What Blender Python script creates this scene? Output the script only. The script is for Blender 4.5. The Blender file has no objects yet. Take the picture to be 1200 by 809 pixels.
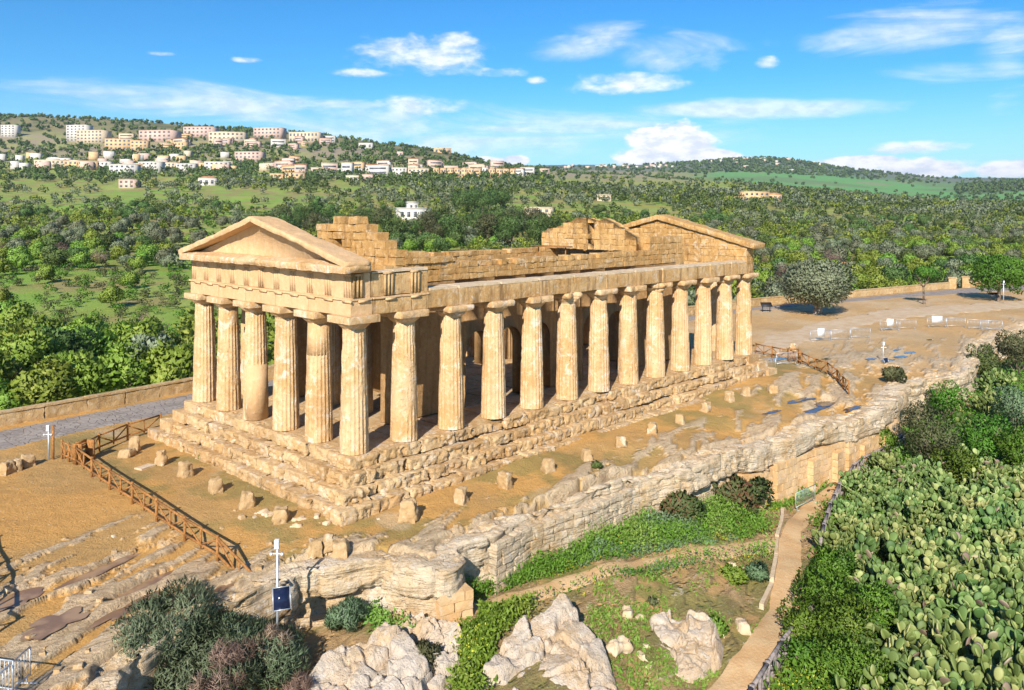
import bpy, math, random
import numpy as np
random.seed(7); rng = np.random.default_rng(11)
R = math.radians

# ------------------------------------------------------------------ camera, sky, sun, exposure
scn = bpy.context.scene
col = scn.collection
CAM = np.array([-23.309, -33.110, 11.538]); YAW = R(44.007); FOC = 965.4; HY = 249.0
FW = np.array([math.cos(YAW), math.sin(YAW), 0.0]); RT = np.array([math.sin(YAW), -math.cos(YAW), 0.0])
cd = bpy.data.cameras.new('camera'); cam = bpy.data.objects.new('camera', cd); col.objects.link(cam)
cam.location = CAM; cam.rotation_euler = (R(90), 0, YAW - R(90))
cd.sensor_width = 36; cd.lens = 36 * FOC / 1200; cd.shift_y = -(404.5 - HY) / 1200
cd.clip_start = 0.5; cd.clip_end = 20000
scn.camera = cam

SUN_EL = R(31); SUN_DIR = np.array([0.866, 0.50])             # horizontal travel of the light
sl = bpy.data.lights.new('sun', 'SUN'); sun = bpy.data.objects.new('sun', sl); col.objects.link(sun)
sl.energy = 5.0; sl.angle = R(0.5); sl.color = (1.0, 0.945, 0.86)
az = math.atan2(SUN_DIR[1], SUN_DIR[0])
sun.rotation_euler = (0, R(90) - SUN_EL, az + math.pi)        # local -Z along the light
sun.location = (-60, -40, 60)

scn.view_settings.view_transform = 'Standard'; scn.view_settings.look = 'None'
scn.view_settings.exposure = 0.68; scn.view_settings.gamma = 1; scn.view_settings.use_curve_mapping = False
scn.render.film_transparent = False
scn.cycles.max_bounces = 6; scn.cycles.diffuse_bounces = 2; scn.cycles.transparent_max_bounces = 4
scn.cycles.use_denoising = True


class NT:
    """small helper round a node tree"""
    def __init__(s, tree):
        s.t = tree
    def n(s, typ, **kw):
        nd = s.t.nodes.new(typ)
        for k, v in kw.items():
            setattr(nd, k, v)
        return nd
    def link(s, a, b):
        s.t.links.new(a, b)
    def put(s, v, sock):
        if hasattr(v, 'is_linked') or hasattr(v, 'links'):
            s.link(v, sock)
        else:
            sock.default_value = v
    def math(s, op, a, b=0.0, c=None, clamp=False):
        m = s.n('ShaderNodeMath', operation=op); m.use_clamp = clamp
        s.put(a, m.inputs[0]); s.put(b, m.inputs[1])
        if c is not None: s.put(c, m.inputs[2])
        return m.outputs[0]
    def mix(s, f, a, b, typ='MIX'):
        m = s.n('ShaderNodeMix', data_type='RGBA', blend_type=typ)
        s.put(f, m.inputs[0])
        for v, k in ((a, 6), (b, 7)):
            if isinstance(v, tuple) and len(v) == 3: v = v + (1,)
            s.put(v, m.inputs[k])
        return m.outputs[2]
    def ramp(s, f, lo, hi, a=0.0, b=1.0):
        m = s.n('ShaderNodeMapRange'); m.interpolation_type = 'SMOOTHSTEP'
        s.put(f, m.inputs[0]); m.inputs[1].default_value = lo; m.inputs[2].default_value = hi
        m.inputs[3].default_value = a; m.inputs[4].default_value = b
        return m.outputs[0]
    def noise(s, vec, scale, detail=4, rough=0.55, dist=0.0):
        m = s.n('ShaderNodeTexNoise'); s.link(vec, m.inputs['Vector'])
        m.inputs['Scale'].default_value = scale; m.inputs['Detail'].default_value = detail
        m.inputs['Roughness'].default_value = rough; m.inputs['Distortion'].default_value = dist
        return m.outputs[0]
    def scale(s, vec, v):
        m = s.n('ShaderNodeMapping'); s.link(vec, m.inputs[0]); m.inputs[3].default_value = v
        return m.outputs[0]


# world: graded Nishita sky with clouds at real directions
w = bpy.data.worlds.new('World'); scn.world = w; w.use_nodes = True
w.node_tree.nodes.clear(); T = NT(w.node_tree)
sky = T.n('ShaderNodeTexSky', sky_type='NISHITA'); sky.sun_disc = False
sky.sun_elevation = SUN_EL
sky.sun_rotation = math.atan2(-SUN_DIR[0], -SUN_DIR[1])
sky.air_density = 1.0; sky.dust_density = 0.15; sky.ozone_density = 3.0; sky.altitude = 100
tc = T.n('ShaderNodeTexCoord'); gen = tc.outputs['Generated']
sep = T.n('ShaderNodeSeparateXYZ'); T.link(gen, sep.inputs[0])
hue = T.n('ShaderNodeHueSaturation'); T.link(sky.outputs[0], hue.inputs['Color'])
hue.inputs['Saturation'].default_value = 1.3; hue.inputs['Value'].default_value = 1.0
skycol = T.mix(1.0, hue.outputs[0], (.50, 1.10, 1.36), 'MULTIPLY')
azi = T.math('ARCTAN2', sep.outputs[1], sep.outputs[0])
azi = T.math('MULTIPLY', T.math('SUBTRACT', azi, YAW), -1.0)         # to the right = positive
ele = T.math('ARCSINE', sep.outputs[2])
cmb = T.n('ShaderNodeCombineXYZ'); T.link(azi, cmb.inputs[0]); T.link(T.math('MULTIPLY', ele, 2.2), cmb.inputs[1])
cv = cmb.outputs[0]
n1 = T.noise(cv, 14, 7, 0.6, 0.3); n2 = T.noise(cv, 38, 5, 0.6)
cmb2 = T.n('ShaderNodeCombineXYZ'); T.link(T.math('MULTIPLY', azi, 0.32), cmb2.inputs[0]); T.link(T.math('MULTIPLY', ele, 1.6), cmb2.inputs[1])
nw = T.noise(cmb2.outputs[0], 16, 6, 0.6, 0.8)
nn = T.math('ADD', T.math('MULTIPLY', n1, 0.75), T.math('MULTIPLY', n2, 0.25))
def sky_ang(px, py):
    u = (px - 600) / FOC; v = (HY - py) / FOC
    return math.atan(u), math.atan(v / math.sqrt(1 + u * u))
def blob(px, py, rx, ry):
    a, e = sky_ang(px, py)
    da = T.math('MULTIPLY', T.math('SUBTRACT', azi, a), FOC / rx)
    de = T.math('MULTIPLY', T.math('SUBTRACT', ele, e), FOC / ry)
    return T.math('SUBTRACT', 1.0, T.math('ADD', T.math('MULTIPLY', da, da), T.math('MULTIPLY', de, de)))
def field(blobs):
    f = None
    for b in blobs:
        o = blob(*b); f = o if f is None else T.math('MAXIMUM', f, o)
    return T.math('MAXIMUM', f, -1.0)
soft = field([(500, 66, 105, 27), (530, 48, 40, 14), (425, 86, 48, 7), (490, 123, 66, 15), (588, 84, 40, 9), (630, 94, 16, 7), (728, 98, 84, 17),
              (605, 187, 26, 10), (1072, 174, 55, 9), (900, 74, 18, 9), (290, 70, 22, 5), (188, 63, 22, 4)])
bright = field([(785, 168, 62, 36), (765, 186, 55, 22), (830, 186, 46, 14), (1085, 197, 66, 14), (1010, 190, 60, 9), (1190, 198, 50, 13), (560, 190, 50, 8), (606, 188, 20, 8)])
wisp = field([(150, 113, 190, 22), (300, 128, 170, 20), (60, 100, 70, 8), (790, 60, 110, 28), (690, 50, 90, 24), (560, 158, 330, 40), (700, 150, 200, 30), (1070, 35, 120, 30), (1100, 90, 90, 20),
              (400, 122, 60, 8), (1180, 70, 40, 50), (860, 130, 200, 14)])
haze_band = T.ramp(ele, R(-1), R(9.5), 1.0, 0.0)
d_soft = T.ramp(T.math('ADD', soft, T.math('MULTIPLY', T.math('SUBTRACT', nn, 0.5), 3.4)), 0.25, 1.25, 0, 0.85)
d_bri = T.ramp(T.math('ADD', bright, T.math('MULTIPLY', T.math('SUBTRACT', nn, 0.5), 2.4)), 0.2, 0.6, 0, 1.0)
d_wsp = T.ramp(T.math('ADD', wisp, T.math('MULTIPLY', T.math('SUBTRACT', nw, 0.5), 4.2)), 0.1, 1.7, 0, 0.68)
dens = T.math('MAXIMUM', T.math('MAXIMUM', d_soft, d_bri), d_wsp, clamp=True)
tone = T.mix(T.ramp(n2, 0.35, 0.62), (8.0, 8.8, 10.2), (11.6, 11.6, 11.7))
sky2 = T.mix(T.math('MULTIPLY', haze_band, 0.5), skycol, (8.2, 9.6, 11.0))
skyf = T.mix(dens, sky2, tone)
bg = T.n('ShaderNodeBackground'); T.link(skyf, bg.inputs[0]); bg.inputs[1].default_value = 0.07
wo = T.n('ShaderNodeOutputWorld'); T.link(bg.outputs[0], wo.inputs[0])


# ------------------------------------------------------------------ noise and geometry helpers
def _hash(ix, iy, iz, seed):
    h = (ix.astype(np.uint32) * np.uint32(374761393) + iy.astype(np.uint32) * np.uint32(668265263)
         + iz.astype(np.uint32) * np.uint32(2147483647 - 58) + np.uint32((seed * 1274126177) & 0xffffffff))
    h = (h ^ (h >> np.uint32(13))) * np.uint32(1274126177)
    h = (h ^ (h >> np.uint32(16))) * np.uint32(2246822519)
    return ((h ^ (h >> np.uint32(15))) & np.uint32(0xffffff)).astype(np.float64) / 0xffffff
def vnoise(P, seed=0):
    i = np.floor(P).astype(np.int64); fr = P - i; fr = fr * fr * (3 - 2 * fr)
    out = 0.0
    for dx in (0, 1):
        wx = fr[..., 0] if dx else 1 - fr[..., 0]
        for dy in (0, 1):
            wy = fr[..., 1] if dy else 1 - fr[..., 1]
            for dz in (0, 1):
                wz = fr[..., 2] if dz else 1 - fr[..., 2]
                out = out + wx * wy * wz * _hash(i[..., 0] + dx, i[..., 1] + dy, i[..., 2] + dz, seed)
    return out
def fbm(P, seed=0, oct=4, gain=0.5):
    a, s, t = 1.0, 0.0, 0.0
    for k in range(oct):
        s = s + a * vnoise(P * (2.03 ** k) + 17.3 * k, seed + k); t += a; a *= gain
    return s / t
def fbm2(x, y, f, seed=0, oct=4, gain=0.5):
    return fbm(np.stack([x * f, y * f, np.full_like(x, seed * 1.37)], -1), seed, oct, gain)
def sstep(x, a, b):
    t = np.clip((x - a) / (b - a), 0, 1); return t * t * (3 - 2 * t)

class MB:
    """collects pieces (verts, faces) that become ONE mesh object"""
    def __init__(s): s.V = []; s.F = []; s.n = 0; s.A = []; s.N = []
    def add(s, V, F, a=None, N=None):
        if N is not None: s.N.append(N)
        V = np.asarray(V, float); F = F if isinstance(F, list) else [F]
        for f in F:
            f = np.asarray(f, dtype=np.int64)
            if len(f): s.F.append(f + s.n)
        s.V.append(V); s.n += len(V)
        s.A.append(np.full(len(V), 0.5) if a is None else np.asarray(a, float))
    def mesh(s, name, mat, smooth=False):
        me = bpy.data.meshes.new(name)
        V = np.concatenate(s.V); me.vertices.add(len(V)); me.vertices.foreach_set('co', V.astype(np.float32).ravel())
        loops = np.concatenate([f.ravel() for f in s.F]); tot = np.concatenate([np.full(len(f), f.shape[1]) for f in s.F])
        st = np.concatenate([[0], np.cumsum(tot)[:-1]])
        me.loops.add(len(loops)); me.loops.foreach_set('vertex_index', loops.astype(np.int32))
        me.polygons.add(len(tot)); me.polygons.foreach_set('loop_start', st.astype(np.int32)); me.polygons.foreach_set('loop_total', tot.astype(np.int32))
        if smooth: me.polygons.foreach_set('use_smooth', np.ones(len(tot), bool))
        me.update(calc_edges=True); me.validate()
        at = me.attributes.new('rnd', 'FLOAT', 'POINT'); at.data.foreach_set('value', np.concatenate(s.A).astype(np.float32))
        me.materials.append(mat)
        if s.N: me.normals_split_custom_set_from_vertices(np.concatenate(s.N).astype(np.float32))
        return me
    def build(s, name, mat, parent=None, smooth=False, loc=None):
        return obj(name, s.mesh(name, mat, smooth), parent, loc)

def obj(name, me, parent=None, loc=None, rz=0.0, sc=None):
    o = bpy.data.objects.new(name, me); col.objects.link(o)
    if parent is not None: o.parent = parent
    if loc is not None: o.location = loc
    if rz: o.rotation_euler = (0, 0, rz)
    if sc is not None: o.scale = sc
    return o
def empty(name, loc=(0, 0, 0), rz=0.0):
    o = bpy.data.objects.new(name, None); col.objects.link(o); o.location = loc; o.rotation_euler = (0, 0, rz)
    o.empty_display_size = 0.2
    return o
def tag(o, label=None, cat=None, group=None, kind=None):
    if label: o['label'] = label
    if cat: o['category'] = cat
    if group: o['group'] = group
    if kind: o['kind'] = kind
    return o
def copy_thing(src, loc, rz=0.0, sc=None, label=None, group=None):
    c = src.copy(); col.objects.link(c); c.location = loc; c.rotation_euler = (0, 0, rz)
    if sc is not None: c.scale = sc
    if label: c['label'] = label
    if group: c['group'] = group
    for ch in list(src.children):
        d = ch.copy(); col.objects.link(d); d.parent = c
        for g in list(ch.children):
            e = g.copy(); col.objects.link(e); e.parent = d
    return c

def box(cx, cy, cz, sx, sy, sz, rz=0.0):
    h = np.array([[x, y, z] for x in (-.5, .5) for y in (-.5, .5) for z in (-.5, .5)]) * [sx, sy, sz]
    if rz:
        c, s = math.cos(rz), math.sin(rz); h[:, :2] = h[:, :2] @ np.array([[c, s], [-s, c]])
    F = np.array([[0, 1, 3, 2], [4, 6, 7, 5], [0, 4, 5, 1], [2, 3, 7, 6], [0, 2, 6, 4], [1, 5, 7, 3]])
    return h + [cx, cy, cz], F
def tube(p0, p1, r0, r1=None, n=8):
    r1 = r0 if r1 is None else r1
    p0 = np.array(p0, float); p1 = np.array(p1, float); d = p1 - p0; d /= np.linalg.norm(d) + 1e-9
    a = np.cross(d, [0, 0, 1.0]);
    if np.linalg.norm(a) < 1e-3: a = np.array([1.0, 0, 0])
    a /= np.linalg.norm(a); b = np.cross(d, a)
    t = np.arange(n) * 2 * math.pi / n; ring = np.cos(t)[:, None] * a + np.sin(t)[:, None] * b
    V = np.concatenate([p0 + ring * r0, p1 + ring * r1, [p0], [p1]])
    i = np.arange(n); j = (i + 1) % n
    return V, [np.stack([i, j, j + n, i + n], 1), np.stack([j, i, np.full(n, 2 * n)], 1), np.stack([i + n, j + n, np.full(n, 2 * n + 1)], 1)]

def rough_box(c, s, res=0.25, amp=0.04, freq=1.2, seed=0, rz=0.0, edge=0.1, er=0.05, rot=None, maxn=60, craggy=0.0):
    """weathered ashlar block: a gridded box with worn arrises and a displaced surface"""
    s = np.array(s, float); V = []; F = []; n0 = 0
    for ax in range(3):
        u, v = [a for a in range(3) if a != ax]
        nu = int(np.clip(round(s[u] / res), 1, maxn)); nv = int(np.clip(round(s[v] / res), 1, maxn))
        gu, gv = np.meshgrid(np.linspace(-1, 1, nu + 1), np.linspace(-1, 1, nv + 1), indexing='ij')
        for sg in (-1, 1):
            q = np.zeros((gu.size, 3)); q[:, u] = gu.ravel(); q[:, v] = gv.ravel(); q[:, ax] = sg
            V.append(q)
            i, j = np.meshgrid(np.arange(nu), np.arange(nv), indexing='ij'); a = (i * (nv + 1) + j).ravel()
            f = np.stack([a, a + nv + 1, a + nv + 2, a + 1], 1)
            flip = (sg < 0) ^ (ax == 1)
            if flip: f = f[:, ::-1]
            F.append(f + n0); n0 += len(q)
    q = np.concatenate(V); h = s / 2
    p = q * h
    wgt = np.clip((np.abs(p) - (h - edge)) / edge, 0, 1)
    e = np.maximum(np.maximum(wgt[:, 0] * wgt[:, 1], wgt[:, 0] * wgt[:, 2]), wgt[:, 1] * wgt[:, 2])
    c = np.array(c, float)
    if rot is not None:
        pw = p @ np.array(rot).T
    else: pw = p.copy()
    if rz:
        cc, ss = math.cos(rz), math.sin(rz); M = np.array([[cc, ss, 0], [-ss, cc, 0], [0, 0, 1]]); pw = pw @ M
    W = pw + c
    n = fbm(W * freq * 0.8, seed + 5, 2)
    nrm = pw / (np.linalg.norm(pw, axis=1)[:, None] + 1e-6)
    W = W - nrm * (e * er * (0.4 + 1.6 * n))[:, None]
    D = np.stack([fbm(W * freq + 31.7 * k, seed + 11 * k, 3) - 0.5 for k in range(3)], 1)
    W = W + D * 2 * amp
    if craggy:
        st = fbm(np.stack([W[:, 0] * 1.3, W[:, 1] * 1.3, W[:, 2] * 4.5], 1), seed + 3, 4, .6); ch = np.abs(fbm(W * 2.3, seed + 8, 3) - .5) * 2
        k = (sstep(st, .50, .62) * .6 + sstep(.22 - ch, 0, .2) * .7) * craggy
        hn = pw * np.array([1, 1, .55]); hn = hn / (np.linalg.norm(hn, axis=1)[:, None] + 1e-6)
        W = W - hn * k[:, None]
    return W, F

def inpoly(x, y, poly):
    r = np.zeros(np.shape(x), bool); n = len(poly)
    for i in range(n):
        x0, y0 = poly[i]; x1, y1 = poly[(i + 1) % n]
        if y0 == y1: continue
        c = ((y0 > y) != (y1 > y)) & (x < (x1 - x0) * (y - y0) / (y1 - y0) + x0)
        r ^= c
    return r
def dpoly(x, y, pts):
    d = np.full(np.shape(x), 1e9)
    for (x0, y0), (x1, y1) in zip(pts[:-1], pts[1:]):
        dx, dy = x1 - x0, y1 - y0; t = np.clip(((x - x0) * dx + (y - y0) * dy) / (dx * dx + dy * dy), 0, 1)
        d = np.minimum(d, np.hypot(x - x0 - t * dx, y - y0 - t * dy))
    return d
def shepard(x, y, pts, p=3.0, soft=2.0):
    num = 0.0; den = 0.0
    for a, b, z in pts:
        wt = 1.0 / ((x - a) ** 2 + (y - b) ** 2 + soft * soft) ** (p / 2)
        num = num + wt * z; den = den + wt
    return num / den

# ------------------------------------------------------------------ the lie of the land
NORTH = [(-120, 20), (-40, 25.4), (-8, 27.7), (-2.7, 28.2), (5.2, 29.1), (40, 28.6), (89.6, 25.1), (102.7, 21.8), (133, 15), (158, 6.6), (230, -22), (330, -70), (12000, -5500)]
LIP = [(-60, -40), (-17, -13), (-14.4, -8.8), (-12.9, -5.9), (-10, -4.5), (-8.0, -4.9), (-5.9, -4.5), (-4.5, -5.3), (-3.1, -5.9), (-2.4, -7.3), (-1.5, -8.5), (-.4, -8.1), (.2, -7.3),
       (1.73, -7.4), (4.2, -7.0), (8, -7.5), (11.7, -7.4), (15.5, -8.6), (19, -8.9), (23, -9.2), (26, -9.6), (29.5, -9.9), (32.1, -10.5), (36.1, -10.9), (40.2, -10.8), (44, -9.9),
       (46.5, -9.6), (50.3, -10.5), (54.2, -12), (61.5, -10.9), (72.9, -8.5), (90.6, -8.6), (140, -14), (230, -42), (330, -90), (12000, -5600)]
NORTH_POLY = NORTH + [(12000, 12000), (-9000, 12000), (-9000, -400), (-120, -40)]
UP_POLY = LIP + [(12000, 12000), (-9000, 12000), (-9000, -40)]
ZUP = [(-1, -1, -2.2), (3, -2.2, -2.05), (6, -2, -1.9), (10, -1.6, -1.68), (15, -1.6, -1.62), (20, -1.6, -1.65), (26, -1.6, -1.58), (31, -1.6, -1.48), (36, -1.6, -1.35), (40, -2, -1.6), (10, 8, -1.9), (38, 16, -2.1), (40, 3, -1.8), (20, 8, -1.9), (-8, 10, -2.3), (-14, 12, -2.35), (-12, 0, -2.65), (-14, -7, -3.1), (-8, -4, -2.75), (-1.5, -8.3, -2.75), (5, -6.8, -2.75),
       (-2, -4, -2.4), (6, -4, -2.25), (12, -4, -2.1), (19, -4, -2.0), (26, -3.7, -1.95), (33, -3.5, -1.85), (28, -5.5, -2.3), (14, -7.5, -2.75), (24, -8.5, -2.8), (34, -9, -2.85), (42, -8.5, -2.75), (48, -8, -2.45), (55, 0, -2.25), (70, 0, -2.2), (90, 5, -2.2), (120, 0, -2.2), (150, -5, -2.2),
       (0, 23, -2.25), (20, 22, -2.2), (50, 22, -2.2), (-30, 20, -2.3), (-25, -5, -3.0)]
ZLO = [(-1.5, -9.3, -4.3), (-4, -6.8, -4.5), (-7, -6.5, -4.9), (-12, -9, -5.4), (-16, -14, -5.8), (4, -8, -4.75), (8, -8.4, -4.45), (12, -8.5, -4.35), (16, -9.5, -4.85), (12, -9.6, -5.0), (20, -10.3, -5.9), (25, -11.2, -6.3), (33, -11.3, -6.0), (41, -11.6, -5.8),
       (17, -13.5, -6.35), (11.5, -16, -6.6), (5, -17.2, -6.8), (10, -11, -5.5), (4, -12, -5.4), (0, -12, -5.2), (-3, -12, -5.5), (2, -17, -6.9), (26, -13, -6.5), (20, -19, -7.2), (12, -24, -8.0), (5, -28, -8.6), (30, -20, -7.2), (40, -17, -6.6), (50, -15, -5.6), (60, -15, -4.8), (72, -13, -4.6), (90, -14, -4.8), (60, -30, -8), (30, -40, -10), (140, -25, -5)]
# far country: image row of the bare ground at each depth, per bearing (a survey of the photo)
TC = np.array([-700, -300, 0, 100, 200, 300, 400, 500, 600, 700, 800, 900, 1000, 1100, 1200, 1500, 1900]); TD = np.array([50, 100, 150, 250, 400, 600, 850, 1100, 1300, 1500, 1750, 2100, 2500, 3000, 3500, 4200, 6000, 8500])
TY = np.array([
 # 50   100  150  250  400  600  850  1100 1300 1500 1750 2100 2500 3000 3500 4200 6000 8500
 [590, 424, 345, 290, 252, 224, 204, 188, 170, 155, 140, 138, 150, 165, 175, 185, 198, 215],
 [590, 424, 345, 290, 252, 224, 204, 188, 170, 153, 138, 140, 152, 165, 175, 185, 198, 215],
 [590, 424, 345, 290, 252, 224, 205, 188, 168, 150, 135, 142, 154, 165, 175, 185, 198, 215],
 [590, 424, 345, 290, 252, 224, 206, 188, 168, 151, 138, 146, 157, 168, 178, 188, 198, 215],
 [590, 424, 345, 290, 252, 224, 207, 190, 170, 155, 146, 152, 162, 172, 182, 190, 198, 215],
 [590, 424, 346, 290, 252, 225, 208, 193, 174, 161, 153, 160, 170, 178, 186, 192, 198, 215],
 [590, 424, 347, 290, 253, 226, 209, 196, 180, 168, 161, 168, 176, 184, 190, 195, 198, 215],
 [590, 424, 349, 291, 254, 228, 212, 201, 190, 182, 176, 182, 187, 191, 194, 196, 197, 215],
 [590, 424, 352, 292, 255, 230, 217, 207, 202, 199, 198, 200, 200, 198, 197, 197, 195, 215],
 [590, 424, 354, 294, 257, 233, 221, 212, 207, 205, 206, 206, 203, 199, 195, 196, 193, 215],
 [590, 424, 356, 296, 260, 237, 225, 216, 210, 211, 213, 212, 206, 199, 191, 197, 199, 215],
 [590, 424, 358, 298, 263, 241, 229, 221, 218, 220, 220, 214, 206, 196, 182, 197, 200, 215],
 [590, 424, 360, 300, 267, 245, 234, 229, 229, 229, 226, 219, 212, 205, 199, 203, 206, 215],
 [590, 424, 362, 302, 270, 248, 240, 238, 238, 237, 233, 226, 218, 212, 209, 209, 209, 215],
 [590, 424, 364, 303, 271, 250, 243, 241, 241, 240, 234, 213, 214, 213, 211, 211, 209, 215],
 [590, 424, 364, 303, 271, 250, 243, 241, 240, 238, 226, 210, 212, 213, 211, 211, 209, 215],
 [590, 424, 364, 303, 271, 250, 243, 241, 240, 238, 226, 210, 212, 213, 211, 211, 209, 215]], float)
TZ = CAM[2] - (TY - HY) * TD[None, :] / FOC
_gl = np.linspace(math.log(50), math.log(8500), 260); _gu = np.linspace(-700, 1900, 261)
_t = np.stack([np.interp(_gl, np.log(TD), TZ[i]) for i in range(len(TC))])
_t = np.stack([np.interp(_gu, TC, _t[:, j]) for j in range(len(_gl))], 1)      # [u, l]
for _ in range(10):
    _t[1:-1] = (_t[:-2] + 2 * _t[1:-1] + _t[2:]) / 4
for _ in range(3):
    _t[:, 1:-1] = (_t[:, :-2] + 2 * _t[:, 1:-1] + _t[:, 2:]) / 4
def far_z(x, y):
    D = np.maximum((x - CAM[0]) * FW[0] + (y - CAM[1]) * FW[1], 1.0)
    u = 600 + FOC * ((x - CAM[0]) * RT[0] + (y - CAM[1]) * RT[1]) / D
    a = np.clip((u + 700) / 10, 0, 259.999); b = np.clip((np.log(np.maximum(D, 50)) - _gl[0]) / (_gl[1] - _gl[0]), 0, 258.999)
    i = a.astype(int); j = b.astype(int); fa = a - i; fb = b - j
    z = (_t[i, j] * (1 - fa) + _t[i + 1, j] * fa) * (1 - fb) + (_t[i, j + 1] * (1 - fa) + _t[i + 1, j + 1] * fa) * fb
    return z
def depth_of(x, y): return (x - CAM[0]) * FW[0] + (y - CAM[1]) * FW[1]

PUD = []   # filled below: (x, y, rx, ry, rot, z)
def ground_z(x, y, full=False):
    x = np.atleast_1d(np.asarray(x, float)); y = np.atleast_1d(np.asarray(y, float))
    north = inpoly(x, y, NORTH_POLY); up = inpoly(x, y, UP_POLY)
    dn = dpoly(x, y, NORTH); dl = dpoly(x, y, LIP)
    zu = shepard(x, y, ZUP); zl = shepard(x, y, ZLO)
    D = depth_of(x, y)
    sc = np.where(up, dl, -dl)                                   # + on the upper platform
    rock = sstep(-sc, -2.2, -0.2) * up                            # bare rock along the lip
    strata = np.zeros_like(x); bed = np.zeros_like(x); green = np.zeros_like(x)
    near = (D < 170) & ~north
    if near.any():
        xn, yn = x[near], y[near]
        # exposed bedrock: streaks running along the ridge, strongest bottom-left and along the lip
        ax = 0.94 * xn + 0.34 * yn; ay = -0.34 * xn + 0.94 * yn
        wx = fbm2(xn, yn, 0.35, 41, 3) - 0.5
        st = fbm(np.stack([ax * 0.34 + wx, ay * 1.7 + 1.8 * wx, np.zeros_like(xn)], -1), 42, 5, 0.6)
        left = sstep(-xn, 6.5, 9.0) * sstep(-yn, -9, 1.0)
        lipz = sstep(-sc[near], -3.4, -0.5)
        right = sstep(xn, 30, 36) * sstep(-yn, 1.5, 4.0) * sstep(-xn, -50, -44) + 0.75 * sstep(xn, 44, 50) * sstep(-yn, -4, 0) * sstep(-xn, -75, -62)
        side = 0.35 * sstep(-yn, 3.5, 5.5) * sstep(xn, -2, 3)
        amt = np.clip(np.maximum.reduce([left, lipz * 1.15, right, side]), 0, 1.1)
        b = sstep(st + 0.22 * amt, 0.655, 0.70) * sstep(amt, 0.05, 0.3)
        bed[near] = b
        strata[near] = b * (0.12 + 0.34 * (fbm(np.stack([ax * 0.5, ay * 2.6, np.full_like(xn, 3.)], -1), 47, 3) - 0.4)) * np.clip(amt, 0, 1)
    zu2 = zu + strata
    cut = np.where(up, sstep(sc, 0.35, 1.1), 0.0)
    zlow = zl + 0.5 * (fbm2(x, y, 0.30, 51, 4) - 0.5) * sstep(-sc, 0.3, 2.5)
    z = np.where(up, zlow * (1 - cut) + zu2 * cut, zlow)
    zf = far_z(x, y)
    hill = (fbm2(x, y, 0.012, 61, 4) - 0.5) * np.clip(D - 80, 0, 900) * 0.012
    zn = -4.4 + (zf + hill + 0.0 - (-4.4)) * sstep(dn, 8, 60)
    z = np.where(north, np.where(dn < 0.3, zu, zn), z)
    z = z + np.where(north, 0, 0.05 * (fbm2(x, y, 1.1, 71, 3) - 0.5))
    if PUD and near.any():
        for (a, b_, rx, ry, ro, pz) in PUD:
            dx, dy = x - a, y - b_; c, s = math.cos(ro), math.sin(ro)
            q = np.hypot((dx * c + dy * s) / rx, (-dx * s + dy * c) / ry)
            k = 1 - sstep(q, 1.0, 1.7); z = z * (1 - k) + (pz - 0.05) * k
    if full: return z, dict(north=north, up=up, sc=sc, bed=bed, D=D, dn=dn)
    return z
def gz(x, y): return float(ground_z(x, y)[0])
def U(px, py, z):
    D = FOC * (CAM[2] - z) / (py - HY); p = CAM + D * (FW + RT * (px - 600) / FOC); return float(p[0]), float(p[1])
def spot(px, py, dmin=20, dmax=9000):
    """the point of the ground seen at this place of the photo"""
    D = np.exp(np.linspace(math.log(dmin), math.log(dmax), 1500))
    X = CAM[0] + D * (FW[0] + RT[0] * (px - 600) / FOC); Y = CAM[1] + D * (FW[1] + RT[1] * (px - 600) / FOC); Z = CAM[2] - (py - HY) * D / FOC
    g = ground_z(X, Y) - Z
    k = np.nonzero(g >= 0)[0]
    i = k[0] if len(k) else int(np.argmin(-g))
    return float(X[i]), float(Y[i]), float(ground_z(X[i], Y[i])[0]), float(D[i])

for px, py, rx, ry in [(108, 672, 1.9, .28), (170, 685, 1.2, .25), (148, 712, 1.3, .25), (68, 728, 1.0, .55), (15, 703, 1.0, .5), (228, 702, .55, .38), (256, 696, .6, .3), (185, 722, 1.2, .18),
                       (965, 474, 1.1, .5), (938, 470, 1.3, .35), (955, 480, 1.6, .3), (905, 482, .9, .2), (1000, 478, 1.0, .25),
                       (952, 424, 1.0, .35), (912, 421, 1.2, .5), (1040, 422, .9, .4), (1055, 418, .7, .35), (1066, 413, .9, .3), (1020, 421, .6, .25), (970, 420, .7, .3), (1052, 410, .8, .25), (1090, 398, .6, .25)]:
    X, Y, Zz, DD = spot(px, py)
    PUD.append((X, Y, rx, ry, 0.35 if px < 400 else 0.05 * random.uniform(-1, 1) - 0.1, Zz - 0.06))

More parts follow.
